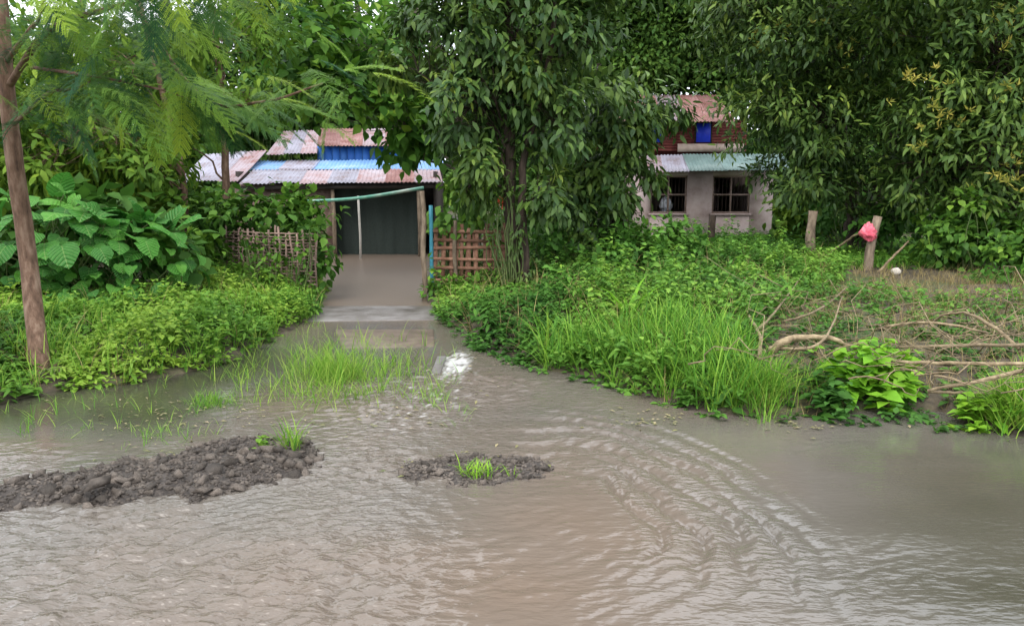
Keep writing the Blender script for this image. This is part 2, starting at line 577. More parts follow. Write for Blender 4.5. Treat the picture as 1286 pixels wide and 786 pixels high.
SHOALS = [(gp(420, 478), .75, .45, .30), (gp(250, 512), .7, .25, .285), (gp(610, 520), .5, .35, .25), (gp(585, 580), .45, .16, .3)]


def ground_h(x, y):
    s = sdist(x, y, POLY) + .12 * fbm(np.asarray(x) * 1.6, np.asarray(y) * 1.6, 5, 3)
    n = fbm(np.asarray(x) * .8, np.asarray(y) * .8, 9, 4)
    land = .015 + .27 * (1 - np.exp(-np.maximum(-s, 0) / .7)) + n * .07 * sstep(0, 1, -s)
    wet = -.015 - .32 * (1 - np.exp(-np.maximum(s, 0) / .5))
    z = np.where(s < 0, land, wet)
    for c, rx, ry, h in SHOALS:
        g = np.exp(-((x - c[0]) / rx) ** 2 - ((y - c[1]) / ry) ** 2)
        z = np.where(s > 0, np.maximum(z, z * (1 - g) + g * .0 + (h - .3) * g + .03 * n * g), z)
    return z


def GH(x, y):
    return float(ground_h(np.array([float(x)]), np.array([float(y)]))[0])


def grid_mesh(xs, ys):
    X, Y = np.meshgrid(xs, ys)
    nx, ny = len(xs), len(ys)
    i = (np.arange(ny - 1)[:, None] * nx + np.arange(nx - 1)[None]).ravel()
    T = np.concatenate([np.stack([i, i + 1, i + nx + 1], -1), np.stack([i, i + nx + 1, i + nx], -1)])
    return X.ravel(), Y.ravel(), T


def steps(*segs):                                   # (start, stop, step) ... joined
    out = []
    for a, b_, s in segs:
        out.append(np.arange(a, b_ - 1e-9, s))
    return np.concatenate(out + [np.array([segs[-1][1]])])


gx, gy, gt = grid_mesh(steps((-400, -40, 40), (-40, -10, 1.5), (-10, 10, .12), (10, 40, 1.5), (40, 400, 40)),
                       steps((-200, -20, 30), (-20, 0, 2), (0, 16, .12), (16, 30, .4), (30, 60, 3), (60, 600, 45)))
gz = ground_h(gx, gy)
ground = link(bpy.data.objects.new('ground', tri_mesh('ground', np.stack([gx, gy, gz], -1), gt, M['ground'], True)))
tag(ground, 'muddy overgrown ground of the banks and yard', 'ground', kind='structure')

wx, wy, wt = grid_mesh(steps((-9, -4.2, .08), (-4.2, 4.4, .019), (4.4, 9, .08)),
                       steps((-9, 1.8, .3), (1.8, 6.5, .018), (6.5, 11, .04), (11, 26, .2)))


def px_of(x, y):                                    # where a point of the water lies in the photograph, for reading its ripples off it
    dz = -CAMH
    fw = y * COS - dz * SIN
    up = y * SIN + dz * COS
    return CX + F * x / np.maximum(fw, .05), CY - F * up / np.maximum(fw, .05)


w1 = fbm(wx * 1.1, wy * 1.1, 21, 4)
w2 = fbm(wx * .7 + 5, wy * .7, 31, 4)
# fine chop carried by the current, crests lying roughly across the view
ang = math.radians(14)
cx_, sx_ = math.cos(ang), math.sin(ang)
u_ = wx * cx_ + wy * sx_ + .12 * w1
v_ = -wx * sx_ + wy * cx_ + .22 * w1
chop = gfbm(u_ * 7.5, v_ * 17, 41, 2, .5)
chop = chop - .45 * np.abs(gfbm(u_ * 9.5 + 3, v_ * 21, 44, 2))
chop2 = gfbm(u_ * 15 + .8 * w2, v_ * 26, 47, 1)
swell = fbm(wx * 1.8, wy * 2.6, 43, 2)
m_left = sstep(.35, -.7, wx + .35 * w1 * 2) * sstep(4.9, 4.2, wy)
m_right = sstep(.6, 1.6, wx) * sstep(5.2, 4.2, wy)
m_gate = np.exp(-((wx + .3) / .85) ** 2 - ((wy - 5.7) / 1.5) ** 2)
foot = (1 - .75 * np.exp(-((wx - .75) / .5) ** 2 - ((wy - 4.3) / .7) ** 2)) * np.clip(.07 + .95 * m_left + .2 * m_right * sstep(-.1, .4, w2) + 1.0 * m_gate, 0, 1.1) * (.3 + 1.15 * sstep(-.4, .4, w2 + .4 * w1))
# the wash sweeping off the bend: nested curved crests
ex, ey = (wx - .08) / .74, (wy - 3.5) / 1.1
rad = np.hypot(ex, ey) + .09 * w1 + .04 * chop
th = np.arctan2(ey, ex)
m_arc = sstep(-.6, -.2, th) * sstep(1.95, 1.25, th) * sstep(.55, .8, rad) * sstep(2.05, 1.4, rad)
rad2 = rad + .10 * fbm(wx * 2.0, wy * 2.0, 63, 3)
wob = gfbm(th * 1.6, rad * 1.8, 65, 2)
fine_ = .6 * gfbm(wx * 11 + w1, wy * 13 + w2, 67, 3, .6) + .5 * gfbm(rad2 * 11, th * 4 + 2 * w2, 68, 2)
crest = np.sin(2 * np.pi * (rad2 * 4.9 + .8 * wob))
crest = crest + .35 * np.sin(4 * np.pi * (rad2 * 4.9 + .8 * wob) + 1)
arcs = (crest * np.clip(.75 + 1.5 * gfbm(wx * 1.9 + 4, wy * 1.9, 69, 2), .05, 1.5) + .55 * fine_) * m_arc
m_low = np.exp(-((wx - .75) / .9) ** 2 - ((wy - 3.0) / .4) ** 2)
wz = .019 * chop * foot + .006 * chop2 * foot + .010 * swell * sstep(6, 4, wy) + .0105 * arcs + .007 * chop * m_low
fall = sstep(12, 6, wy)
wz = wz * (.25 + .75 * fall)
# small spill beside the gate slab, sky glare on it painted white
fc = gp(572, 458)
m_foam_glare = np.exp(-((wx - fc[0]) / .13) ** 2 - ((wy - fc[1]) / .5) ** 2)
spill = m_foam_glare * (.008 + .02 * gfbm(wx * 16, wy * 8, 77, 3))
wz = wz + spill
m_glint_trail = np.exp(-((wx - fc[0] + .12 * (fc[1] - wy)) / .28) ** 2) * sstep(fc[1] + .2, fc[1] - .2, wy) * sstep(4.6, 5.4, wy)
foam = sstep(.15, .9, m_foam_glare * (.95 + 1.8 * fbm(wx * 40, wy * 16, 81, 3)))
foam = np.maximum(foam, .6 * m_glint_trail * sstep(.25, .55, gfbm(wx * 16 + w1, wy * 22, 83, 2)))  # trailing sky glints painted as white flecks
streak = fbm(u_ * 6.2 + .6 * w1, v_ * 21, 91, 3, .6)
foam = foam * .75
silt = np.clip(.62 + .45 * w2 - .12 * m_left + .25 * np.exp(-((wx - .2) / 1.0) ** 2 - ((wy - 3.3) / 1.4) ** 2) - .4 * sstep(1.0, 2.2, wx) * sstep(6, 4, wy)  # greyer at left: sky sheen put into the mud colour
               - .55 * sstep(-1.6, -2.6, wx) * sstep(4.6, 5.4, wy) * sstep(8, 7, wy) + .5 * sstep(8.5, 10.5, wy), 0, 1)
water = link(bpy.data.objects.new('water', tri_mesh('water', np.stack([wx, wy, wz], -1), wt, M['water'], True, attrs={'silt': silt, 'foam': foam, 'fine': sstep(7, 11, wy), 'lively': np.clip(.1 + .55 * m_left * (.35 + sstep(-.3, .3, w2)) + .6 * m_arc * sstep(-.5, 1, crest) + .85 * m_gate + .25 * m_low, 0, 1)})))
tag(water, 'brown rippling flood water over the road and yard', 'water', kind='structure')
del wx, wy, wt, w1, w2, chop, chop2, swell, foam, silt, rad, th, crest, arcs, wob, fine_


# ------------------------------------------------------------------ buildings
def sheet(parent, a, b, c, d, mat, amp=.012, period=.09, name='roof_sheet'):
    """corrugated sheet: a-b top edge, d-c bottom edge"""
    a, b, c, d = (np.asarray(k, float) for k in (a, b, c, d))
    w = max(np.linalg.norm(b - a), np.linalg.norm(c - d))
    n = max(6, int(w / period * 6))
    s = np.linspace(0, 1, n + 1)
    nrm = norm(np.cross(b - a, d - a))
    if nrm[2] < 0:
        nrm = -nrm
    wv = amp * np.sin(s * w / period * 2 * np.pi)
    rows = []
    for k in (0, .5, 1):
        l, r = a + (d - a) * k, b + (c - b) * k
        sag = -.012 * math.sin(math.pi * k)
        rows.append(l + (r - l) * s[:, None] + nrm * (wv + sag)[:, None])
    lower = [r - nrm * .004 for r in rows]
    V = np.concatenate(rows + lower)
    T = []
    m_ = n + 1
    for layer in (0, 3):
        for k in (0, 1):
            i = (layer + k) * m_ + np.arange(n)
            T += [np.stack([i, i + 1, i + m_ + 1], -1), np.stack([i, i + m_ + 1, i + m_], -1)]
    i = 2 * m_ + np.arange(n)
    T += [np.stack([i, i + 1, i + 3 * m_ + 1], -1), np.stack([i, i + 3 * m_ + 1, i + 3 * m_], -1)]
    mb = MB().add(V, np.concatenate(T))
    return mb.build(name, M[mat], parent, True)


def roof(parent, TL, TR, BR, BL, mats, jit=.05):
    TL, TR, BR, BL = (np.asarray(k, float) for k in (TL, TR, BR, BL))
    n = len(mats)
    nrm = norm(np.cross(TR - TL, BL - TL))
    if nrm[2] < 0:
        nrm = -nrm
    for i, mt in enumerate(mats):
        s0, s1 = i / n, (i + 1.06) / n if i < n - 1 else 1
        lift = nrm * (.008 * (i % 2) + .012 * rng.random())
        e = (rng.random() - .3) * jit
        down = norm(BL - TL) * e
        sheet(parent, TL + (TR - TL) * s0 + lift, TL + (TR - TL) * s1 + lift, BL + (BR - BL) * s1 + lift + down, BL + (BR - BL) * s0 + lift + down, mt)


# flooded house behind the gate
LH = thing('flooded_house', 'low flooded house with patched blue and rusty roof sheets behind the gate', 'house', (at(430, 310, 20)[0], 20, 0))
roof(LH, at(318, 213, 19.3), at(552, 213, 19.3), at(556, 229, 18), at(300, 231, 18), ['sheet_lilac', 'sheet_lilac', 'sheet_pink', 'sheet_lilac', 'sheet_pink', 'sheet_rust', 'sheet_pink'])
roof(LH, at(322, 202, 20.3), at(556, 202, 20.3), at(560, 213.5, 19.25), at(306, 213.5, 19.25), ['sheet_blue', 'sheet_lilac', 'sheet_blue', 'sheet_blue', 'sheet_blue', 'sheet_blue'])
roof(LH, at(258, 194, 20.4), at(335, 189, 20.4), at(298, 228, 18.1), at(222, 228, 18.1), ['sheet_lilac', 'sheet_lilac', 'sheet_pink'])
roof(LH, at(356, 165, 22), at(402, 164, 22), at(398, 193, 20.1), at(334, 194, 20.1), ['sheet_pink', 'sheet_lilac', 'sheet_pink'])
roof(LH, at(402, 162, 22.2), at(512, 162, 22.2), at(512, 183, 20.3), at(398, 184, 20.3), ['sheet_rust', 'sheet_rust', 'sheet_pink', 'sheet_rust'])
bwall = MB()
x0, x1 = at(399, 203, 20.55)[0], at(512, 203, 20.55)[0]
n = 12
for i in range(n):                                  # upright boards of the upper blue wall
    xa, xb = x0 + (x1 - x0) * i / n, x0 + (x1 - x0) * (i + 1) / n - .012
    MB().box((xa, 20.55 + .006 * (i % 2), 1.95), (xb, 20.6, 2.56)).build('wall_board', M['blue_wall'], LH)
wl, wr = at(300, 300, 18.4)[0], at(545, 300, 18.4)[0]
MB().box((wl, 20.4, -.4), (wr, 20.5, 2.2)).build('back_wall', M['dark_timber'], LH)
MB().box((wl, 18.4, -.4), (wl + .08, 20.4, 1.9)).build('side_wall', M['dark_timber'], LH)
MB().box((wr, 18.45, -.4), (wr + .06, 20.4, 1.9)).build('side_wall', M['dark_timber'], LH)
MB().box((wl, 18.3, -.4), (at(418, 300, 18.3)[0], 18.36, 1.6)).build('front_wall', M['bamboo_grey'], LH)
for px in (306, 378, 420, 527):
    p = at(px, 300, 18.2)
    MB().tube([(p[0], 18.2, -.4), (p[0] + .01, 18.2, .7), (p[0] - .01, 18.2, 1.62)], [.05, .047, .045], 8, .05).build('post', M['post_wood'], LH)
MB().bar(at(300, 236, 18.12), at(552, 234, 18.12), .06, .08).build('eave_beam', M['dark_timber'], LH)
# drooping dark net hung across the porch
nx, nz_ = 26, 12
a0, a1 = at(422, 300, 18.75)[0], at(530, 300, 18.75)[0]
X, Z = np.meshgrid(np.linspace(a0, a1, nx), np.linspace(-.1, 1.52, nz_))
Yv = 18.75 + .03 * np.sin(X * 9 + Z * 2) + .02 * np.sin(X * 23)
i = (np.arange(nz_ - 1)[:, None] * nx + np.arange(nx - 1)[None]).ravel()
T = np.concatenate([np.stack([i, i + 1, i + nx + 1], -1), np.stack([i, i + nx + 1, i + nx], -1)])
V1 = np.stack([X, Yv, Z], -1).reshape(-1, 3)
MB().add(V1, T).add(V1 + [0, .006, 0], T[:, ::-1]).build('net_screen', M['net'], LH, True)
for k_, zz_ in enumerate((.55, 1.05)):              # rails behind the net and planks of the shaded inner wall
    MB().bar((a0, 18.86, zz_), (a1, 18.86, zz_ + .02), .04, .06).build('rail', M['dark_timber'], LH)
p = at(452, 305, 17.6)
pole = MB().tube([(p[0], 17.6, -.4), (p[0] + .012, 17.6, .5), (p[0] - .01, 17.6, 1.36)], [.028, .026, .024], 8).build('thin_pole', M['pale_pole'], None, True, (p[0], 17.6, 0))
tag(pole, 'thin pale pole standing in flood water before the dark net', 'pole')
q = spline([at(372, 254, 17.5), at(450, 249, 17.4), at(532, 236, 17.3)], 12)
o = MB().tube(q, .036, 8).build('bamboo_beam', M['green_pole'], None, True, q[5])
tag(o, 'slanting green and white bamboo beam under the porch eave', 'beam')

# plastered house on the right
gz = .22
Yf = 20.6
hx0, hx1 = at(806, 260, Yf)[0], at(970, 260, Yf)[0]
RH = thing('plaster_house', 'grey plastered house with barred windows, green awning and maroon upper storey', 'house', ((hx0 + hx1) / 2, Yf, gz))
zt = at(880, 212, Yf)[2]
wins = [(at(823, 0, Yf)[0], at(871, 0, Yf)[0]), (at(904, 0, Yf)[0], at(953, 0, Yf)[0])]
wz0, wz1 = at(900, 268, Yf)[2], at(900, 221, Yf)[2]
mb = MB()
th_ = .16
xs = [hx0, wins[0][0], wins[0][1], wins[1][0], wins[1][1], hx1]
for k in range(0, 6, 2):                            # piers between the openings
    mb.box((xs[k], Yf, gz - .3), (xs[k + 1], Yf + th_, zt))
for (wa, wb) in wins:
    mb.box((wa, Yf, gz - .3), (wb, Yf + th_, wz0)).box((wa, Yf, wz1), (wb, Yf + th_, zt))
mb.build('front_wall', M['plaster'], RH)
MB().box((hx1 - th_, Yf + th_ + .002, gz - .3), (hx1, Yf + 5, zt)).build('side_wall', M['plaster'], RH)
MB().box((hx0, Yf + th_ + .002, gz - .3), (hx0 + th_, Yf + 5, zt)).build('side_wall', M['plaster'], RH)
MB().box((hx0, Yf + 5.002, gz - .3), (hx1, Yf + 5.15, zt)).build('back_wall', M['plaster'], RH)
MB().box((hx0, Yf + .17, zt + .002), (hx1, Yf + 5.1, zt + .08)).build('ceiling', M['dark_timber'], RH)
MB().box((hx0 - .06, Yf - .10, gz - .3), (hx1 + .06, Yf - .003, gz + .06)).build('plinth', M['plaster'], RH)
for wa, wb in wins:
    w = MB()
    for xx in (wa, (wa + wb) / 2 - .02, wb - .04):
        w.box((xx, Yf + .03, wz0), (xx + .04, Yf + .09, wz1))
    wn = w.build('window', M['window_frame'], RH)
    for zz in (wz0, (wz0 + wz1) / 2 - .02, wz1 - .04):
        MB().box((wa + .002, Yf + .025, zz), (wb - .002, Yf + .085, zz + .04)).build('frame', M['window_frame'], wn)
    for kx in np.linspace(wa + .09, wb - .09, 9):
        MB().tube([(kx, Yf + .11, wz0), (kx, Yf + .11, wz1)], .008, 5).build('bar', M['iron'], wn)
    MB().box((wa - .04, Yf - .05, wz0 - .05), (wb + .04, Yf - .002, wz0 - .002)).build('sill', M['plaster'], wn)
roof(RH, at(857, 194, Yf + .2), at(982, 194, Yf + .2), at(999, 214, Yf - .8), at(866, 215, Yf - .8), ['sheet_green'] * 3, .02)
roof(RH, at(800, 196, Yf + .2), at(859, 195, Yf + .2), at(866, 216, Yf - .75), at(800, 217, Yf - .75), ['sheet_pink', 'sheet_lilac'], .02)
Yu = Yf + .45
ux0, ux1 = at(770, 160, Yu)[0], at(938, 160, Yu)[0]
uz0, uz1 = at(880, 190, Yu)[2], at(880, 150, Yu)[2]
bw = [(at(819, 0, Yu)[0], at(834, 0, Yu)[0]), (at(880, 0, Yu)[0], at(898, 0, Yu)[0])]
nb = 11
for i in range(nb):                                 # maroon boards, lapped
    za, zb = uz0 + (uz1 - uz0) * i / nb, uz0 + (uz1 - uz0) * (i + 1) / nb
    MB().hexa([(ux0, Yu - .018, za), (ux1, Yu - .018, za), (ux1, Yu + .05, za), (ux0, Yu + .05, za), (ux0, Yu, zb - .004), (ux1, Yu, zb - .004), (ux1, Yu + .05, zb - .004), (ux0, Yu + .05, zb - .004)]).build('wall_board', M['maroon'], RH)
MB().box((ux1 - .08, Yu + .052, uz0), (ux1 - .01, Yu + 3.99, uz1)).build('upper_side_wall', M['maroon'], RH)
MB().box((ux0, Yu + 4.0, uz0), (ux1, Yu + 4.1, uz1)).build('upper_back_wall', M['maroon'], RH)
for wa, wb in bw:
    za, zb = at(880, 179, Yu)[2], at(880, 155, Yu)[2]
    s_ = MB().box((wa, Yu - .06, za), (wb, Yu - .022, zb)).build('shutter', M['blue_paint'], RH)
    MB().box((wa - .04, Yu - .05, za - .04), (wa - .003, Yu - .021, zb + .04)).build('frame', M['dark_timber'], s_)
    MB().box((wb + .003, Yu - .05, za - .04), (wb + .04, Yu - .021, zb + .04)).build('frame', M['dark_timber'], s_)
MB().box((at(856, 0, Yu)[0], Yu - .1, at(880, 191, Yu)[2]), (at(942, 0, Yu)[0], Yu - .062, at(880, 181, Yu)[2])).build('fascia_board', M['fascia'], RH)
roof(RH, at(770, 120, Yu + 2.4), at(900, 120, Yu + 2.4), at(925, 153, Yu - .5), at(775, 153, Yu - .5), ['sheet_rust', 'sheet_rust', 'sheet_pink', 'sheet_rust', 'sheet_rust'])
roof(RH, at(770, 120, Yu + 2.4), at(900, 120, Yu + 2.4), at(900, 120, Yu + 2.4) + [.5, 2.4, -1.0], at(770, 120, Yu + 2.4) + [0, 2.4, -1.0], ['sheet_rust'] * 4)


def crumple(c, rx, ry, rz, seed, n=14, amp=.35):
    th1, ph1 = np.meshgrid(np.linspace(0, 2 * np.pi, n * 2, endpoint=False), np.linspace(.05, np.pi - .05, n))
    d = np.stack([np.cos(th1) * np.sin(ph1), np.sin(th1) * np.sin(ph1), np.cos(ph1)], -1).reshape(-1, 3)
    r = 1 + amp * 2 * (np.abs(vnoise(d[:, 0] * 3 + seed, d[:, 1] * 3 + d[:, 2] * 4, seed)) - .2) + amp * vnoise(d[:, 0] * 6, d[:, 2] * 7 + d[:, 1] * 5 + seed, seed + 3)
    V = np.asarray(c) + d * r[:, None] * np.array([rx, ry, rz])
    m_ = n * 2
    i, j = np.meshgrid(np.arange(n - 1), np.arange(m_), indexing='ij')
    A, B = i * m_ + j, i * m_ + (j + 1) % m_
    T = np.concatenate([np.stack([A, A + m_, B + m_], -1).reshape(-1, 3), np.stack([A, B + m_, B], -1).reshape(-1, 3)])
    e0, e1 = np.arange(m_), (n - 1) * m_ + np.arange(m_)
    k = len(V)
    V = np.vstack([V, V[:m_].mean(0), V[-m_:].mean(0)])
    T = np.concatenate([T, np.stack([e0, np.roll(e0, -1), np.full(m_, k)], -1), np.stack([np.roll(e1, -1), e1, np.full(m_, k + 1)], -1)])
    return MB().add(V, T)


c = at(836, 257, Yf + .3)
o = crumple((c[0], Yf + .3, c[2]), .16, .12, .19, 3).build('cloth_bundle', M['white_cloth'], None, True, (c[0], Yf + .3, c[2] - .19))
tag(o, 'crumpled white cloth behind the barred window of the plaster house', 'cloth')

# ------------------------------------------------------------------ gate, fences, slabs
def slab(name, pxs, z, mat, label, cat, depth=.3):
    top = [np.append(gp(a, b_, z)[:2], z) for a, b_ in pxs]
    bot = [np.array([p[0], p[1], z - depth]) for p in top]
    o = MB().hexa(bot + top).build(name, M[mat], None, False, np.mean(bot, 0))
    o.modifiers.new('bevel', 'BEVEL').width = .02
    return tag(o, label, cat)


slab('culvert_slab', [(385, 403), (556, 401), (549, 384), (400, 384)], .008, 'concrete', 'wet grey concrete slab crossing the gateway', 'slab')
slab('step_slab', [(430, 437), (546, 434), (545, 413), (420, 413)], .010, 'brown_slab', 'muddy brown slab below the concrete one', 'slab')
p = gp(548, 468)
h = .30
o = MB().hexa([(p[0] - .045, p[1] - .045, -.25), (p[0] + .045, p[1] - .045, -.25), (p[0] + .045, p[1] + .6, -.25), (p[0] - .045, p[1] + .6, -.25),
               (p[0] - .04, p[1] - .04, .02), (p[0] + .04, p[1] - .04, .02), (p[0] + .04, p[1] + .55, .03), (p[0] - .04, p[1] + .55, .03)]).build('kerb_block', M['concrete'], None, False, (p[0], p[1], -.2))
o.modifiers.new('bevel', 'BEVEL').width = .015
tag(o, 'low narrow concrete kerb beside the white glare on the water', 'kerb')


def round_post(name, px, py_top, Y, r, mat, label, cat='post', lean=0.0, wob=.02, group=None):
    tpt = at(px, py_top, Y)
    g = GH(tpt[0], Y)
    n = 9
    zz = np.linspace(min(g, -.02) - .25, tpt[2], n)
    P = np.stack([tpt[0] - lean * (tpt[2] - zz) + wob * np.sin(zz * 7), np.full(n, Y) + wob * np.cos(zz * 6), zz], -1)
    o = MB().tube(P, np.linspace(r * 1.08, r * .9, n), 10, .14).build(name, M[mat], None, False, (P[0][0], Y, g))
    return tag(o, label, cat, group)


round_post('gate_post', 531, 240, 11.0, .035, 'post_wood', 'slender weathered gate post at the edge of the lattice', wob=.012)
round_post('gate_pipe', 541, 258, 11.25, .03, 'teal_pipe', 'thin teal blue pipe beside the weathered gate post', 'pipe', wob=.0)
round_post('fence_post', 1020, 265, 14.0, .085, 'post_wood', 'stout tan splintered post on the open lawn', lean=-.03, wob=.03)
round_post('fence_post', 1102, 272, 12.2, .07, 'post_wood', 'grey leaning post with the pink bag hanging on it', lean=.14, wob=.02)
round_post('fence_post', 895, 270, 15.5, .075, 'bark_dark', 'dark stub post in front of the plaster house wall', wob=.01)
round_post('fence_post', 571, 277, 11.35, .03, 'post_wood', 'thin upright post rising through the lattice panel', wob=.01)

# rails and the pink bag
def rod(name, pts, r, mat, label, cat, n=14, rough=.08, seg=7):
    P = spline(pts, n)
    P[1:-1] += rng.normal(size=(n - 2, 3)) * max(r) * .18
    o = MB().tube(P, np.linspace(r[0], r[1], n), seg, rough * 2).build(name, M[mat], None, True, P[0])
    return tag(o, label, cat)


rod('rail_pole', [at(1022, 333, 13.6), at(1060, 305, 13.0), at(1090, 286, 12.5)], (.02, .016), 'dead_wood', 'thin rail slanting up to the pink bag', 'rail')
rod('rail_pole', [at(1103, 342, 12.0), at(1141, 303, 12.6)], (.022, .014), 'dead_wood', 'grey stick leaning away behind the bagged post', 'rail')
c = at(1090, 293, 12.1)
bag = crumple(c, .1, .06, .12, 8, 16, .6)
bv = bag.v[0] - c
bv[:, 0] += -.45 * np.maximum(-bv[:, 2], 0) * 0 - .25 * np.minimum(bv[:, 2], 0)
bv[:, 0] *= 1.15 - 3.2 * np.maximum(bv[:, 2], 0)
bv[:, 2] *= np.where(bv[:, 2] > 0, 1.25, .9)
bag.v[0] = bv + c
o = bag.build('plastic_bag', M['pink_plastic'], None, True, c - [0, 0, .16])
tag(o, 'crumpled pink plastic bag hanging on the leaning post', 'bag')
c = gp(1125, 344, .3)
o = crumple((c[0], c[1], GH(c[0], c[1]) + .045), .07, .06, .06, 5, 8, .2).build('pale_stone', M['pale_stone'], None, True, (c[0], c[1], GH(c[0], c[1])))
tag(o, 'small pale stone on the dirt behind the brush', 'stone')

# lattice of split bamboo
Yl = 11.4
LF = thing('lattice_fence', 'reddish split bamboo lattice fence right of the gateway', 'fence', (at(595, 350, Yl)[0], Yl, GH(at(595, 350, Yl)[0], Yl)))
for i, px in enumerate(np.linspace(546, 655, 11)):
    a_, b_ = at(px + rng.normal() * 1.5, 368, Yl), at(px + rng.normal() * 2, 279 + rng.random() * 12, Yl)
    MB().bar(a_, b_, .05 + .015 * rng.random(), .012, (0, 1, 0)).build('upright_slat', M['bamboo'], LF)
for i, py in enumerate((290, 301, 312, 325, 338, 351)):
    a_, b_ = at(541, py + rng.normal() * 1.2, Yl - .014), at(650, py + rng.normal() * 2, Yl - .014)
    MB().bar(a_, b_, .012, .042 + .015 * rng.random(), (0, 0, 1)).build('cross_slat', M['bamboo'], LF)
for i, px in enumerate(np.linspace(541, 622, 9)):   # second woven layer, sparser
    a_, b_ = at(px + 5 + rng.normal() * 2, 366, Yl + .016), at(px + 5 + rng.normal() * 3, 284 + rng.random() * 10, Yl + .016)
    MB().bar(a_, b_, .035, .01, (0, 1, 0)).build('upright_slat', M['bamboo'], LF)

# woven fence left of the gateway
WF = thing('woven_fence', 'greyish woven twig fence half buried in vines left of the gateway', 'fence', (at(345, 352, 11.2)[0], 11.2, .15))
nu = 17
Wp = spline([at(288, 352, 11.5), at(340, 352, 11.1), at(398, 352, 10.9)], nu)
for i in range(nu):
    x, y = Wp[i][:2]
    MB().tube([(x, y, 0), (x + .01 * rng.normal(), y, .5), (x + .02 * rng.normal(), y, .92 + .12 * rng.random())], .016, 6, .1).build('stake', M['bamboo_grey'], WF)
for k, z in enumerate(np.linspace(.16, .92, 19)):
    P = Wp.copy()
    P = spline(P, nu * 3)
    off = .022 * np.sin(np.linspace(0, nu - 1, nu * 3) * np.pi + (k % 2) * np.pi)
    P[:, 1] += off
    P[:, 2] = z + .012 * fbm(P[:, 0] * 3, P[:, 0] * 0 + k, 3, 2)
    MB().tube(P, .011, 4, .12).build('woven_rod', M['bamboo_grey'], WF)


# ------------------------------------------------------------------ trees
def wander(a, b_, n=8, k=.12, sag=0.0):
    t_ = np.linspace(0, 1, n)[:, None]
    L_ = np.linalg.norm(np.asarray(b_) - a)
    P = np.asarray(a) * (1 - t_) + np.asarray(b_) * t_
    P = P + np.cumsum(rng.normal(size=(n, 3)), 0) * k * L_ / n * np.sin(np.pi * t_)
    P[:, 2] += sag * L_ * np.sin(np.pi * t_[:, 0])
    return P


def lobe_clumps(lobes, dens):
    """centres of leaf clumps in ellipsoid lobes (centre, radii): more near the skin"""
    Cs, Os, Ls = [], [], []
    for k, (c, r) in enumerate(lobes):
        r = np.asarray(r, float)
        area = 4 * np.pi * ((r[0] * r[1]) ** 1.6 / 3 + (r[0] * r[2]) ** 1.6 / 3 + (r[1] * r[2]) ** 1.6 / 3) ** (1 / 1.6)
        n = max(6, int(area * dens))
        nb_ = max(5, int(n / 9))                    # tufts: boughs of foliage with dark gaps between them
        bd = rdir(nb_)
        bc = bd * (.5 + .5 * rng.random((nb_, 1)) ** .6)
        w_ = rng.integers(0, nb_, n)
        q = bc[w_] + rng.normal(size=(n, 3)) * np.array([.2, .2, .13])
        Cs.append(np.asarray(c) + q * r)
        d = norm(bd[w_] + .6 * norm(q - bc[w_]))
        Os.append(d)
        Ls.append(np.full(n, k))
    return np.concatenate(Cs), np.concatenate(Os), np.concatenate(Ls)


def foliage(lv, C, O, per, cr, size, droop=.5, spread=.8, tint=(.1, .9), flat=.4):
    n = len(C)
    idx = np.repeat(np.arange(n), per)
    m_ = len(idx)
    off = rng.normal(size=(m_, 3)) * cr
    P = C[idx] + off
    D = norm(O[idx] * .6 + rdir(m_) * spread + norm(off) * .5 + np.array([0, 0, -droop]))
    U = norm(np.array([0, 0, 1.0]) + O[idx] * .5 + rdir(m_) * flat)
    tb = np.clip(.5 * rng.random(n) ** 1.4 + .5 * sstep(-.35, .5, gfbm(C[:, 0] * 1.1 + C[:, 1], C[:, 2] * 1.5, 7, 2)) + .15 * O[:, 2], 0, 1)  # upward clumps lighter: light from above put into the leaf tint
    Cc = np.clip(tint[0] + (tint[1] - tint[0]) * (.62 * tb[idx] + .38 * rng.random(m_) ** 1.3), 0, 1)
    lv.add(P, D, U, rng.uniform(size[0], size[1], m_), Cc)


def px_lobes(rows):                                 # (px, py, Y, half-width px, half-height px, half-depth m)
    return [(at(a, b_, Y), (w * Y / F, dp, hh * Y / F)) for a, b_, Y, w, hh, dp in rows]


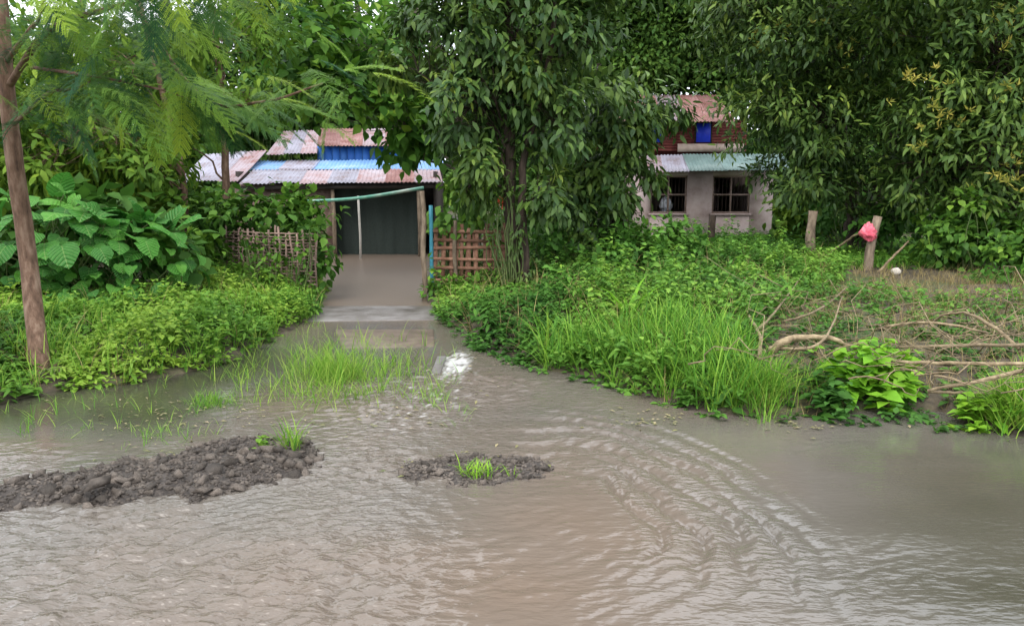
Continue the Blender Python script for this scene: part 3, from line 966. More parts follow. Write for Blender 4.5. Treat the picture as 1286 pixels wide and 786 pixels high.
def tree(name, label, trunks, lobes, bark, leafmat, template, dens, per, cr, size, droop=.5, spread=.8, tint=(.05, .95), flat=.4,
         limb_from=.45, limb_r=.3, singles=0, single_mat=None, cat='tree', group=None, twigs=True, extra=None):
    base = np.array(trunks[0][0][0])
    T_ = thing(name, label, cat, base, group)
    tops = []
    for P, R in trunks:
        Q = spline(P, 18)
        Q[1:-1] += rng.normal(size=(16, 3)) * R[0] * .12
        rr = np.interp(np.linspace(0, 1, 18), np.linspace(0, 1, len(R)), R)
        rr[0] *= 1.25
        MB().tube(Q, rr, 12, .09).build('trunk', M[bark], T_, True)
        tops.append((Q, rr))
    C, O, Lk = lobe_clumps(lobes, dens)
    tw = MB()
    for k, (c, r) in enumerate(lobes):
        Q, rr = min(tops, key=lambda q: np.min(np.linalg.norm(q[0] - c, axis=1)))
        below = np.where(Q[:, 2] < c[2] + .1)[0]
        j = int(np.clip((below[-1] if len(below) else 8) - 2 + rng.integers(-1, 2), int(limb_from * 17), 16))
        lp = wander(Q[j], np.asarray(c), 9, .5, .06)
        lr = max(rr[j] * limb_r, .012)
        MB().tube(lp, np.linspace(lr, lr * .35, 9), 7, .08).build('limb', M[bark], T_, True)
        if twigs:
            ids = np.where(Lk == k)[0][:26]
            for q in ids:
                s = lp[rng.integers(4, 9)]
                tw.tube(wander(s, C[q], 4, .25), [lr * .3, lr * .22, lr * .16, .003], 4, 0, False)
    if twigs:
        tag(tw.build('twigs', M[bark], T_), kind='stuff')
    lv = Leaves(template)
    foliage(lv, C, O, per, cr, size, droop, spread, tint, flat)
    P = lv.cat()[0]
    if singles:
        score = P[:, 1] + rng.random(len(P)) * .5
        pxx = CX + F * P[:, 0] / P[:, 1]
        ok = (P[:, 2] < CAMH + (HORIZON + 0) * P[:, 1] / F) & (pxx > 0) & (pxx < 1286)
        order = np.argsort(np.where(ok, score, 99))[:singles]
        keep = np.ones(len(P), bool)
        keep[order] = False
        cr_o = lv.build('crown', M[leafmat], T_, keep)
        lv.build_singles('leaf', M[single_mat], cr_o, order)
    else:
        cr_o = lv.build('crown', M[leafmat], T_)
    tag(cr_o, kind='stuff')
    if extra:
        extra(T_, C, O)
    return T_


def up(p, zs):
    return [np.array([p[0], p[1], z]) for z in zs]


def trunk_px(pts, Y, r0, r1, sink=.15):
    P = [at(a, b_, Y) for a, b_ in pts]
    P[0][2] = GH(P[0][0], P[0][1]) - sink
    return (P, [r0, (r0 + r1) / 2, r1])


# centre tree with drooping leaves
mango = lance(.16, .22)
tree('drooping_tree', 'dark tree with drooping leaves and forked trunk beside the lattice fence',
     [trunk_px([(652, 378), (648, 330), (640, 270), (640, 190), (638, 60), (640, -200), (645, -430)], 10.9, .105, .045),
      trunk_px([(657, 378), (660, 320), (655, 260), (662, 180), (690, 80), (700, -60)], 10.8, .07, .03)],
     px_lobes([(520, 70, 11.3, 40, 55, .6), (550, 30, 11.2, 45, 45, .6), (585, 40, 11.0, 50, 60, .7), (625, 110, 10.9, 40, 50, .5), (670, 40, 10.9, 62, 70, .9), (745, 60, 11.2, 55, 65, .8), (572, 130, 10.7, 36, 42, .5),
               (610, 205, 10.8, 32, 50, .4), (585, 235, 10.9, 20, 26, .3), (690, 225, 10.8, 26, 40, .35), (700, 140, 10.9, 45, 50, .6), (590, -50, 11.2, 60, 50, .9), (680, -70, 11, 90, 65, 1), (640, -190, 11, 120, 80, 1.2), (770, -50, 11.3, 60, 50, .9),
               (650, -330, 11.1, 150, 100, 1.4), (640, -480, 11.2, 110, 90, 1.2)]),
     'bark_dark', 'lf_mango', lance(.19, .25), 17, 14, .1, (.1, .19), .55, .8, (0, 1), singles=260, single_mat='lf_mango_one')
tree('drooping_tree', 'smaller dark drooping tree with thin trunk in the right bank weeds',
     [trunk_px([(764, 372), (762, 320), (758, 270), (760, 190), (752, 80)], 12.6, .075, .03)],
     px_lobes([(735, 215, 12.2, 38, 48, .5), (775, 225, 12.3, 36, 48, .5), (760, 150, 12.5, 50, 50, .7), (795, 180, 12.6, 24, 38, .4), (722, 265, 12.2, 20, 26, .35), (768, 275, 12.4, 22, 26, .35), (740, 300, 12.2, 26, 26, .35), (705, 235, 12.3, 22, 30, .35), (846, 140, 12.6, 20, 18, .3), (820, 130, 12.7, 20, 18, .3), (815, 215, 12.5, 12, 18, .25)]),
     'bark_dark', 'lf_mango', lance(.19, .25), 19, 14, .1, (.11, .2), .65, .75, (0, .9), singles=120, single_mat='lf_mango_one')
# vine-wrapped leaves low on the forked trunk
# teak-like tree behind, between the feathery tree and the centre tree
tree('teak_tree', 'round leaved tree rising behind the flooded house roof',
     [trunk_px([(596, 330), (596, 270), (590, 200), (560, 80), (520, 10)], 14.4, .13, .06)],
     px_lobes([(380, 40, 14.5, 62, 62, 1), (460, 50, 14.8, 65, 62, 1), (520, 90, 14.6, 52, 70, .9), (430, 120, 14.2, 55, 35, .7), (500, 150, 14.2, 55, 35, .7)]),
     'bark_grey', 'lf_teak', ovate(.36), 6, 12, .19, (.15, .26), .45, .9, (.1, 1))
# slender trees left of the flooded house
yl = lance(.17, .3)
tree('slender_tree', 'slender leaning tree before the lilac roof sheets',
     [trunk_px([(287, 350), (284, 300), (283, 220), (278, 120), (268, 10)], 12.4, .075, .04)],
     px_lobes([(240, 110, 12.4, 55, 42, .8), (315, 118, 12.6, 40, 28, .6), (280, 40, 12.6, 80, 60, 1), (190, 150, 12.2, 45, 34, .7)]),
     'bark_brown', 'lf_yellow', yl, 11, 12, .14, (.11, .2), .4, .9, (.0, .7))
tree('slender_tree', 'yellowish tree behind the broad leaved shrub',
     [trunk_px([(232, 350), (233, 290), (228, 210), (200, 100), (170, -20)], 11.6, .06, .03)],
     px_lobes([(120, 150, 10.6, 75, 48, .8), (60, 200, 10.2, 60, 38, .6), (180, 205, 10.8, 60, 36, .6), (110, 60, 11, 95, 60, 1), (20, 120, 10.6, 70, 60, .9)]),
     'bark_brown', 'lf_yellow', yl, 12, 12, .13, (.11, .2), .35, .9, (0, .8))
# big trees on the right
def bloom(px_list):
    def f(T_, C, O):
        lv = Leaves(lance(.11, .3))
        for (a, b_, Y, r) in px_list:
            n = 60
            c = at(a, b_, Y)
            k_ = c + rng.normal(size=(6, 3)) * r * 1.1
            w_ = rng.integers(0, 6, n)
            dd = norm(rdir(n) + [0, -.4, .6])
            lv.add(k_[w_] + dd * r * .25 * rng.random((n, 1)), dd, rdir(n), rng.uniform(.05, .11, n), np.clip(rng.random(n) * .5 + .5 * rng.random(6)[w_], 0, 1))
        tag(lv.build('blossom', M['lf_bloom'], T_), kind='stuff')
    return f


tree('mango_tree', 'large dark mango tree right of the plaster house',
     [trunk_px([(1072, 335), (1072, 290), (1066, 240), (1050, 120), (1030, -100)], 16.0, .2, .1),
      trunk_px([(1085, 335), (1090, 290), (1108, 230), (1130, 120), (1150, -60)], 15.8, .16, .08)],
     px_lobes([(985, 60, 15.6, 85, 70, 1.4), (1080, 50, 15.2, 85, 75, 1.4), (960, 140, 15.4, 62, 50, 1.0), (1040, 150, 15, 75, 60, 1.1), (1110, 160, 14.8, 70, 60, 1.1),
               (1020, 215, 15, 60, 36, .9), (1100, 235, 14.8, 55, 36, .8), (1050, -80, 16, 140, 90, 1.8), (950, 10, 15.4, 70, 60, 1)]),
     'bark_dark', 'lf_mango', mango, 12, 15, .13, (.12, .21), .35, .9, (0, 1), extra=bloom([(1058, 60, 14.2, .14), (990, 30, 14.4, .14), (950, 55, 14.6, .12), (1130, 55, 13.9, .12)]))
tree('mango_tree', 'blossoming mango tree leaning in at the right edge',
     [trunk_px([(1345, 380), (1340, 300), (1320, 200), (1290, 60), (1280, -120)], 13.0, .18, .09)],
     px_lobes([(1180, 120, 13, 65, 65, 1), (1250, 70, 12.8, 75, 80, 1.1), (1180, 30, 13.4, 75, 60, 1), (1240, 180, 12.6, 65, 60, .9), (1160, 205, 13.2, 55, 45, .8), (1270, 260, 12.4, 50, 40, .8), (1200, 260, 13.2, 55, 38, .8),
               (1330, 150, 12.8, 80, 100, 1.2), (1230, -70, 13, 140, 80, 1.5), (1380, 20, 13, 100, 100, 1.5)]),
     'bark_dark', 'lf_mango', mango, 13, 15, .12, (.12, .21), .3, .9, (.1, 1),
     extra=bloom([(1145, 112, 12.2, .12), (1178, 132, 12.1, .13), (1200, 152, 12.2, .1), (1155, 170, 12.2, .09), (1168, 100, 12.2, .11), (1275, 20, 11.9, .16), (1255, 32, 11.9, .12), (1278, 118, 11.8, .13),
                  (1268, 222, 11.8, .12), (1280, 205, 11.8, .1), (1258, 240, 11.8, .12)]))
tree('light_tree', 'pale green fine leaved tree behind the maroon upper storey',
     [trunk_px([(850, 310), (850, 200), (845, 100), (840, -60)], 25.5, .18, .08)],
     px_lobes([(830, 60, 25, 70, 60, 2), (880, 20, 25, 80, 70, 2), (770, 40, 25.5, 70, 70, 2), (910, 90, 24.6, 45, 40, 1.2), (850, -60, 25, 120, 80, 2.4)]),
     'bark_grey', 'lf_far', diamond(.28), 11, 34, .24, (.12, .22), .4, .9, (.2, 1), twigs=False)
# trees beyond the houses
far_rows = [(-180, 25, 'round crowned tree beyond the left frame of the yard'), (-20, 26, 'far tree whose crown fills the upper left corner'), (110, 28, 'far tree showing above the broad leaved shrub'),
            (215, 27, 'far tree behind the left end of the lilac roof'), (335, 29, 'far tree behind the patched grey and rust roof peak'), (455, 31, 'far tree directly behind the blue board wall'),
            (590, 29, 'far tree behind the forked trunk'), (700, 30, 'far tree filling the gap between the two houses'), (990, 30, 'far tree behind the green awning end'),
            (1110, 31, 'far tree behind the bagged leaning post'), (1240, 29, 'far tree behind the blossoming crown'), (1400, 27, 'far tree beyond the right frame edge')]
for i, (px, Y, lab) in enumerate(far_rows):
    rows = []
    for k in range(7):
        rows.append((px + rng.uniform(-75, 75), rng.uniform(-30, 215), Y + rng.uniform(-1, 1), rng.uniform(48, 75), rng.uniform(40, 60), rng.uniform(1.2, 2)))
    rows.append((px, -90, Y, 80, 60, 2.2))
    if -50 <= px <= 600:                            # thinner there: white sky shows
        rows = [r for k, r in enumerate(rows[:7]) if k % 2 == 0 and (r[1] > 40 or k == 0)]
    tree('far_tree', lab, [trunk_px([(px, 300), (px + 6, 200), (px - 8, 60), (px, -80)], Y, .2, .08)], px_lobes(rows), 'bark_grey', 'lf_far', diamond(.3), 3.2, 24, .36, (.2, .38), .45, .9,
         (0, 1), twigs=False, group='trees beyond the houses')

# far wood closing the view
lv = Leaves(diamond(.36))
n = 26000
xx = rng.uniform(-45, 45, n)
hh = 4.6 + 2.2 * fbm(xx * .25, xx * 0, 3, 3)
zz = hh * rng.random(n) ** .7
lv.add(np.stack([xx, 44 + 3 * rng.random(n) + 2 * np.sin(xx), zz], -1), norm(rdir(n) + [0, -.2, -.3]), norm(rdir(n) * .6 + [0, -.3, 1]), rng.uniform(.5, .95, n), rng.random(n))
tag(lv.build('distant_wood', M['lf_far']), 'dark green wood closing the view behind everything', 'wood', kind='stuff')

# feathery tree at the front left
def frond_mesh(seed):
    r = np.random.default_rng(seed)
    V, T = [], []
    npair, L_ = 11, 1.0
    bend = .35 + .2 * r.random()

    def rach(t_):
        return np.array([.05 * math.sin(t_ * 3), t_ * L_, -bend * t_ * t_])

    def strip(a, b_, w):
        d = b_ - a
        x = norm(np.cross(d, [0, 0, 1.0]))
        k = len(V)
        V.extend([a - x * w, a + x * w, b_ + x * w * .6, b_ - x * w * .6])
        T.extend([(k, k + 1, k + 2), (k, k + 2, k + 3)])
    for i in range(8):
        strip(rach(i / 8), rach((i + 1) / 8), .008)
    for i in range(npair):
        t_ = .16 + .82 * i / (npair - 1)
        b0 = rach(t_)
        ln = .36 * (math.sin(math.pi * (.22 + .66 * t_)) ** .8) * (.9 + .2 * r.random())
        for s in (-1, 1):
            a_ = math.radians(62 - 28 * t_ + r.normal() * 4)
            d = norm(np.array([s * math.sin(a_), math.cos(a_), -.12 - .2 * r.random()]))
            side = norm(np.cross(d, [0, 0, 1.0]))
            strip(b0, b0 + d * ln, .004)
            m_ = 13
            for j in range(m_):
                q = b0 + d * ln * (j + .6) / m_ - np.array([0, 0, .05 * (j / m_) ** 2])
                for s2 in (-1, 1):
                    e = norm(side * s2 + d * .45 + np.array([0, 0, .1 * r.normal()]))
                    l2 = .045 * (1 - .45 * (j / m_))
                    k = len(V)
                    V.extend([q - d * .008, q + e * l2 * .5 - d * .012, q + e * l2, q + e * l2 * .5 + d * .012])
                    T.extend([(k, k + 1, k + 2), (k, k + 2, k + 3)])
    return np.array(V), np.array(T)


FT = thing('feathery_tree', 'slim brown trunked tree with feathery fronds at the left edge', 'tree', gp(53, 480))
tp = [gp(53, 480) - [0, 0, .2], gp(53, 480) + [0, 0, .02], at(36, 330, 6.62), at(18, 200, 6.6), at(8, 100, 6.6), at(-4, -40, 6.6), at(-30, -260, 6.7)]
Q = spline(tp, 26)
MB().tube(Q, np.linspace(.082, .045, 26), 14, .07).build('trunk', M['bark_brown'], FT, True)
limbs = [([at(10, 110, 6.6), at(60, 40, 6.2), at(140, 10, 5.8), at(230, -10, 5.4)], .03), ([at(-4, -40, 6.6), at(70, -50, 5.6), at(180, -40, 5.0), at(300, 0, 5.0)], .03),
         ([at(14, 160, 6.6), at(60, 118, 6.3), at(100, 110, 6.1), at(170, 70, 5.8)], .018), ([at(6, 80, 6.6), at(40, 35, 6.2), at(48, 25, 6.1), at(60, -20, 6)], .022),
         ([at(-10, -90, 6.6), at(140, -20, 6.2), at(250, 120, 6.0), at(330, 128, 5.9), at(405, 105, 5.8)], .022), ([at(0, 60, 6.6), at(-60, 20, 6), at(-160, 40, 5.6)], .03),
         ([at(-15, -150, 6.6), at(60, -160, 5.4), at(200, -130, 4.8), at(330, -80, 4.9)], .03), ([at(40, 85, 6.3), at(110, 95, 5.7), at(190, 110, 5.5), at(240, 125, 5.6)], .014)]
LP = []
for pts, r in limbs:
    P = spline(pts, 22)
    MB().tube(P, np.linspace(r, r * .3, 22), 7, .06).build('limb', M['bark_brown'], FT, True)
    LP.append(P)
fm = [tri_mesh('frond', *frond_mesh(s), M['lf_feather'], False) for s in range(5)]
o0 = org_of(FT)
for P in LP:
    n = 32
    for i in range(n):
        j = rng.integers(6, 22)
        s = P[j] + rng.normal(size=3) * np.array([.12, .2, .10])
        tang = norm(P[min(j + 1, 21)] - P[j - 1])
        D = norm(tang * .5 + rdir(1)[0] * np.array([1, .8, .35]) + np.array([.25, -.15, -.18]))
        sz = float(rng.uniform(.26, .52))
        tip = s + D * sz + np.array([0, 0, -.4 * sz])
        dd = tip - np.array([0, 0, CAMH])
        if tip[2] < 1.72 and tip[0] > -2.5 or tip[2] < 1.5:      # none hang low over the gateway
            continue
        R = frame(D[None], norm(np.array([[0, -.25, 1.0]]) + rdir(1) * .22))[0]
        ob = bpy.data.objects.new('frond', fm[rng.integers(5)])
        ob.rotation_euler = Matrix(R.tolist()).to_euler()
        ob.scale = (sz,) * 3
        ob.location = s - o0
        link(ob, FT)

# ------------------------------------------------------------------ shrubs and plants
def heart_mesh():
    n = 18
    a = np.linspace(0, 2 * np.pi, n, endpoint=False)
    out = np.stack([.5 * np.sin(a) * (1 + .12 * np.cos(a)), .44 + .5 * -np.cos(a) * (1 + .1 * np.sin(a) ** 2), 0 * a], -1)
    out[0] = (0, .10, 0)                            # notch at the stalk
    tip = n // 2
    out[tip] += (0, .10, 0)
    mid = out * .52 + np.array([0, .42, 0]) * .48
    z = lambda v: -.35 * (v[:, 1] - .3) ** 2 + .10 * np.abs(v[:, 0]) - .25 * v[:, 0] ** 2
    V = np.vstack([out, mid, [[0, .42, 0]]])
    V[:, 2] = z(V)
    V[:n, 2] += .02 * np.sin(a * 5)
    j = np.arange(n)
    k = (j + 1) % n
    T = np.concatenate([np.stack([j, k, n + k], -1), np.stack([j, n + k, n + j], -1), np.stack([n + j, n + k, np.full(n, 2 * n)], -1)])
    return V, T


HV, HT = heart_mesh()
m = M['lf_broad']                                   # ribs on the broad leaves
N, L = m.node_tree.nodes, m.node_tree.links


def mth(op, a, b_=None):
    q = N.new('ShaderNodeMath')
    q.operation = op
    for k_, v_ in ((0, a), (1, b_)):
        if v_ is not None:
            if hasattr(v_, 'links'):
                L.new(v_, q.inputs[k_])
            else:
                q.inputs[k_].default_value = v_
    return q.outputs[0]


tcn = N.new('ShaderNodeTexCoord')
sx = N.new('ShaderNodeSeparateXYZ')
L.new(tcn.outputs['Object'], sx.inputs[0])
ax = mth('ABSOLUTE', sx.outputs[0])
vein = mth('PINGPONG', mth('MULTIPLY', mth('SUBTRACT', sx.outputs[1], mth('MULTIPLY', ax, .7)), 7.0), .5)
rib = mth('MAXIMUM', mth('LESS_THAN', vein, .05), mth('LESS_THAN', ax, .014))
bpn = N.new('ShaderNodeBump')
bpn.inputs['Strength'].default_value, bpn.inputs['Distance'].default_value = .5, .05
L.new(vein, bpn.inputs['Height'])
pb = N['Principled BSDF']
L.new(bpn.outputs['Normal'], pb.inputs['Normal'])
hsn = [q for q in N if q.type == 'HUE_SAT'][0]
src = hsn.outputs['Color']
mxn = N.new('ShaderNodeMix')
mxn.data_type = 'RGBA'
L.new(mth('MULTIPLY', rib, .45), mxn.inputs['Factor'])
L.new(src, mxn.inputs['A'])
mxn.inputs['B'].default_value = (.3, .42, .14, 1)
L.new(mxn.outputs['Result'], pb.inputs['Base Color'])
BL = thing('broad_leaved_shrub', 'shrub of very broad heart shaped leaves behind the slim trunk', 'shrub', (at(110, 400, 9.2)[0], 9.2, GH(at(110, 400, 9.2)[0], 9.2)))
hms = []
for k_ in range(4):                                 # four differently curled leaves
    v_ = HV.copy()
    rr_ = np.random.default_rng(k_)
    v_[:, 2] += (.25 * rr_.normal()) * v_[:, 0] * (v_[:, 1]) - (.25 + .25 * rr_.random()) * np.maximum(v_[:, 1] - .55, 0) ** 1.5 + (rr_.random() * .5 - .15) * np.abs(v_[:, 0]) ** 1.5
    v_[:, :2] *= 1 + .05 * rr_.normal(size=(len(v_), 2))
    hms.append(tri_mesh('leaf', v_, HT, m, True))
o0 = org_of(BL)
st = MB()
lob = px_lobes([(80, 308, 9.2, 125, 70, .9), (180, 322, 9.4, 72, 52, .7), (20, 350, 9.0, 95, 55, .8), (120, 372, 8.8, 80, 34, .5), (-90, 310, 9.2, 110, 90, 1)])
cnt = [140, 60, 50, 60, 30]
for (c, r), n in zip(lob, cnt):
    d = rdir(n)
    d[:, 1] = -np.abs(d[:, 1]) * .9 + .25
    d[:, 2] = d[:, 2] * .8 + .15
    d = norm(d)
    P = c + d * r * rng.uniform(.62, 1.02, (n, 1))
    for i in range(n):
        D = norm(d[i] * .7 + np.array([0, -.35, -.55]) + rng.normal(size=3) * .32)
        U = norm(d[i] * .8 + np.array([0, -.25, .9]) + rng.normal(size=3) * .22)
        R = frame(D[None], U[None])[0]
        s = rng.uniform(.17, .33) * (1.0 if P[i][2] > .9 else .68)
        ob = bpy.data.objects.new('leaf', hms[i % 4])
        ob.rotation_euler = Matrix(R.tolist()).to_euler()
        ob.scale = (float(s), float(s), float(s))
        ob.location = P[i] - o0
        link(ob, BL)
        if i % 2 == 0:
            b0 = np.array([c[0] + rng.normal() * .3, 9.4, .1])
            st.tube(wander(b0, P[i] + R[:, 1] * s * .12, 5, .15), .008, 4, 0, False)
tag(st.build('stems', M['stem'], BL), kind='stuff')
# inner foliage of the broad leaved shrub, shade put into a darker tint
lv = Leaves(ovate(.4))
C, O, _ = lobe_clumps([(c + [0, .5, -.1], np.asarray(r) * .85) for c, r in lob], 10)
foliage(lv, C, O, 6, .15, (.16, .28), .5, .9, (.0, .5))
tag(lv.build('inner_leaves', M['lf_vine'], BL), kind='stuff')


def bush(name, label, rows, mat, template, dens, per, cr, size, droop=.3, tint=(0, 1), cat='bush', group=None, flat=.4, spread=.9):
    lob = px_lobes(rows)
    c0 = np.mean([c for c, r in lob], 0)
    B = thing(name, label, cat, (c0[0], c0[1], GH(c0[0], c0[1])), group)
    C, O, Lk = lobe_clumps(lob, dens)
    C[:, 2] = np.maximum(C[:, 2], .06)
    s = MB()
    for q in rng.choice(len(C), min(len(C), 46), replace=False):
        b0 = np.array([c0[0] + (C[q][0] - c0[0]) * .6, c0[1] + (C[q][1] - c0[1]) * .6, GH(C[q][0], C[q][1]) - .05])
        s.tube(wander(b0, C[q], 5, .2), [.012, .01, .008, .006, .004], 4, 0, False)
    tag(s.build('stems', M['stem'], B), kind='stuff')
    lv = Leaves(template)
    foliage(lv, C, O, per, cr, size, droop, spread, tint, flat)
    tag(lv.build('foliage', M[mat], B), kind='stuff')
    return B


ov, dm = ovate(.33), diamond(.26)
bush('vine_thicket', 'leafy vine thicket smothering the woven fence', [(320, 262, 11.6, 62, 26, .45), (275, 295, 11.9, 40, 38, .35), (375, 275, 11.4, 36, 20, .3), (330, 300, 12.2, 60, 35, .4), (402, 305, 11.1, 14, 34, .25), (255, 330, 10.9, 28, 40, .4), (245, 268, 11.6, 30, 28, .5)],
     'lf_vine', ov, 24, 9, .1, (.09, .17), .4)
bush('fence_vine', 'sparse vine leaves hanging down the face of the woven fence', [(315, 300, 10.95, 14, 22, .1), (345, 318, 10.85, 18, 18, .1), (378, 300, 10.75, 10, 24, .1)], 'lf_vine', ov, 24, 6, .06, (.07, .13), .6)
bush('vine_clump', 'vine clump growing at the foot of the woven fence', [(350, 348, 10.6, 36, 13, .25), (300, 352, 10.6, 24, 12, .25)], 'lf_vine', lance(.16), 26, 9, .08, (.08, .15), .3, (0, .8))
bush('hanging_vine', 'pale leaved climber hanging beside the porch roof corner', [(575, 240, 11.9, 24, 26, .3), (565, 275, 11.8, 20, 22, .3), (600, 262, 12, 28, 22, .3)], 'lf_vine', ov, 26, 9, .08, (.09, .16), .7, (.2, 1))
bush('fence_creeper', 'creeper leaves along the bottom of the lattice fence', [(565, 366, 11.0, 24, 10, .2), (610, 366, 11.0, 32, 10, .2), (548, 350, 11.1, 8, 18, .15)], 'lf_weed', ov, 30, 9, .06, (.06, .12), .2, (.1, .9))
bush('lattice_vine', 'thin vine trailing over the right end of the lattice', [(618, 320, 11.25, 7, 34, .08), (640, 285, 11.3, 14, 8, .12)], 'lf_vine', ov, 22, 6, .05, (.06, .1), .6, (.2, .9))
bush('trunk_vine', 'leaves clinging to the forked trunk above the weeds', [(646, 290, 10.8, 14, 50, .16), (664, 335, 10.75, 12, 28, .14), (636, 250, 10.8, 16, 28, .2)], 'lf_mango', lance(.18), 20, 7, .05, (.07, .12), .9, (.2, .9))
bush('bank_bush', 'dense bush between the forked trunk and thin trunk', [(700, 330, 11.8, 38, 38, .5), (735, 345, 11.6, 35, 32, .5), (690, 300, 12.4, 25, 32, .4)], 'lf_weed_dark', ov, 30, 9, .08, (.07, .14), .3)
bush('bank_bush', 'tall leafy bush right of the thin trunk', [(800, 330, 11.8, 42, 45, .5), (840, 345, 11.6, 38, 36, .5), (825, 298, 12.2, 32, 30, .4), (860, 322, 12.2, 24, 24, .4)], 'lf_weed_dark', ov, 30, 9, .08, (.07, .14), .3)
bush('bank_bush', 'low bush in front of the dark stub post', [(885, 345, 12.4, 42, 27, .5), (930, 340, 12.8, 26, 22, .5), (960, 348, 12.6, 26, 18, .4)], 'lf_weed_dark', ov, 30, 9, .08, (.07, .13), .3)
bush('house_bush', 'bright bush at the right corner of the plaster house', [(1010, 265, 18.5, 30, 32, .6), (1035, 285, 18, 25, 22, .5), (995, 290, 19, 20, 18, .5)], 'lf_yellow', ov, 16, 9, .12, (.13, .22), .3, (.1, .8))
bush('shade_bush', 'dark bush under the large mango tree', [(1130, 285, 14.5, 40, 36, .6), (1060, 275, 17, 40, 40, .7), (1090, 320, 16.5, 35, 18, .5)], 'lf_weed_dark', ov, 18, 9, .11, (.12, .2), .4, (0, .7))
bush('hedge_bush', 'leafy green bush under the blossoming mango', [(1190, 300, 12.6, 50, 42, .6), (1240, 290, 12.2, 45, 45, .6), (1280, 320, 11.8, 40, 40, .6)], 'lf_vine', ov, 26, 9, .09, (.09, .16), .35, (.1, .9))
bush('edge_bush', 'low bush at the right edge beyond the dirt', [(1265, 345, 10.6, 36, 18, .4), (1330, 340, 10.4, 40, 30, .5)], 'lf_weed', ov, 26, 9, .07, (.07, .13), .3, (.1, .9))
bush('yard_bush', 'bush in the gap between lattice and plaster house', [(690, 265, 15.5, 30, 36, .6), (720, 300, 15, 40, 26, .6), (655, 280, 16, 26, 28, .5)], 'lf_vine', ov, 18, 9, .1, (.11, .18), .4, (.1, .9))
bush('mid_bush', 'dark bushes screening the yard under the far trees', [(1000, 235, 24, 70, 60, 1.4), (1130, 250, 24, 90, 60, 1.4), (1260, 250, 23, 90, 70, 1.4), (720, 240, 24, 60, 60, 1.2)], 'lf_far', dm, 7, 16, .25, (.2, .36), .4)
bush('left_bush', 'yellow green bush above the broad leaved shrub', [(60, 215, 11.2, 75, 45, .8), (165, 235, 11.8, 55, 45, .8), (-70, 230, 11, 90, 70, 1)], 'lf_yellow', lance(.18), 16, 10, .13, (.13, .24), .4)
bush('roof_backdrop_bush', 'dark bush showing between the leaning tree and grey roof peak', [(350, 125, 23, 40, 32, 1), (310, 170, 23.5, 40, 30, 1), (420, 140, 24, 40, 26, 1)], 'lf_far', ov, 10, 12, .22, (.2, .34), .4)
bush('left_backdrop_bush', 'tall bush between shrub and lilac roof', [(180, 275, 14, 50, 55, .8), (120, 260, 15, 80, 60, .9), (0, 260, 15, 90, 70, 1)], 'lf_far', ov, 12, 10, .16, (.16, .28), .4)

# banana-like plant with upright strap leaves
def strap_plant(name, label, base_px, n, ln, w, mat, lean=.5, cat='plant'):
    b0 = np.array(base_px, float)
    B = thing(name, label, cat, b0)
    bt = blade(w, .5)
    me = tri_mesh('leaf', bt[0], bt[1], M[mat], True, np.full(5, .5))
    for i in range(n):
        a = rng.random() * 6.28
        D = norm(np.array([math.cos(a) * lean, math.sin(a) * lean, 1.0]) * (.6 + .6 * rng.random()))
        R = frame(D[None], norm(np.array([[-math.cos(a), -math.sin(a), .5]])))[0]
        ob = bpy.data.objects.new('leaf', me)
        ob.rotation_euler = Matrix(R.tolist()).to_euler()
        ob.scale = (ln * rng.uniform(.7, 1.1),) * 3
        ob.location = rng.normal(size=3) * .02
        link(ob, B)
    return B


strap_plant('banana_plant', 'yellow green strap leaved plant right of the forked trunk', at(690, 345, 12.8), 9, 1.0, .07, 'lf_banana', .35)
strap_plant('strap_plant', 'tuft of light strap leaves in the middle of the right bank', gp(790, 405, .25), 10, .5, .05, 'lf_bright', .35)
strap_plant('strap_plant', 'tall reedy plant near the bagged post', at(1168, 330, 12.6), 4, .62, .022, 'lf_banana', .2)
# orange flower by the lattice
FL = thing('flowering_stem', 'orange flower on a stem above the lattice', 'flower', (at(630, 300, 11.8)[0], 11.8, .2))
c = at(630, 255, 11.8)
MB().tube([(c[0], 11.8, .2), c], [.012, .007], 5).build('stem', M['stem'], FL)
lv = Leaves(ovate(.4))
lv.add(np.repeat(c[None], 22, 0) + rng.normal(size=(22, 3)) * .03, norm(rdir(22) + [0, -.5, .2]), rdir(22), rng.uniform(.04, .075, 22), rng.random(22))
lv.build('petals', M['orange_flower'], FL)


# ------------------------------------------------------------------ ground cover
def scatter(poly_px, dens, z=.2, land=True):
    poly = np.array([gp(a, b_, z)[:2] for a, b_ in poly_px])
    lo, hi = poly.min(0), poly.max(0)
    n = int(np.prod(hi - lo) * dens)
    xy = lo + rng.random((n, 2)) * (hi - lo)
    k = sdist(xy[:, 0], xy[:, 1], poly) > 0
    xy = xy[k]
    g = ground_h(xy[:, 0], xy[:, 1])
    if land:
        k = g > -.03
        xy, g = xy[k], g[k]
    return np.stack([xy[:, 0], xy[:, 1], g], -1)


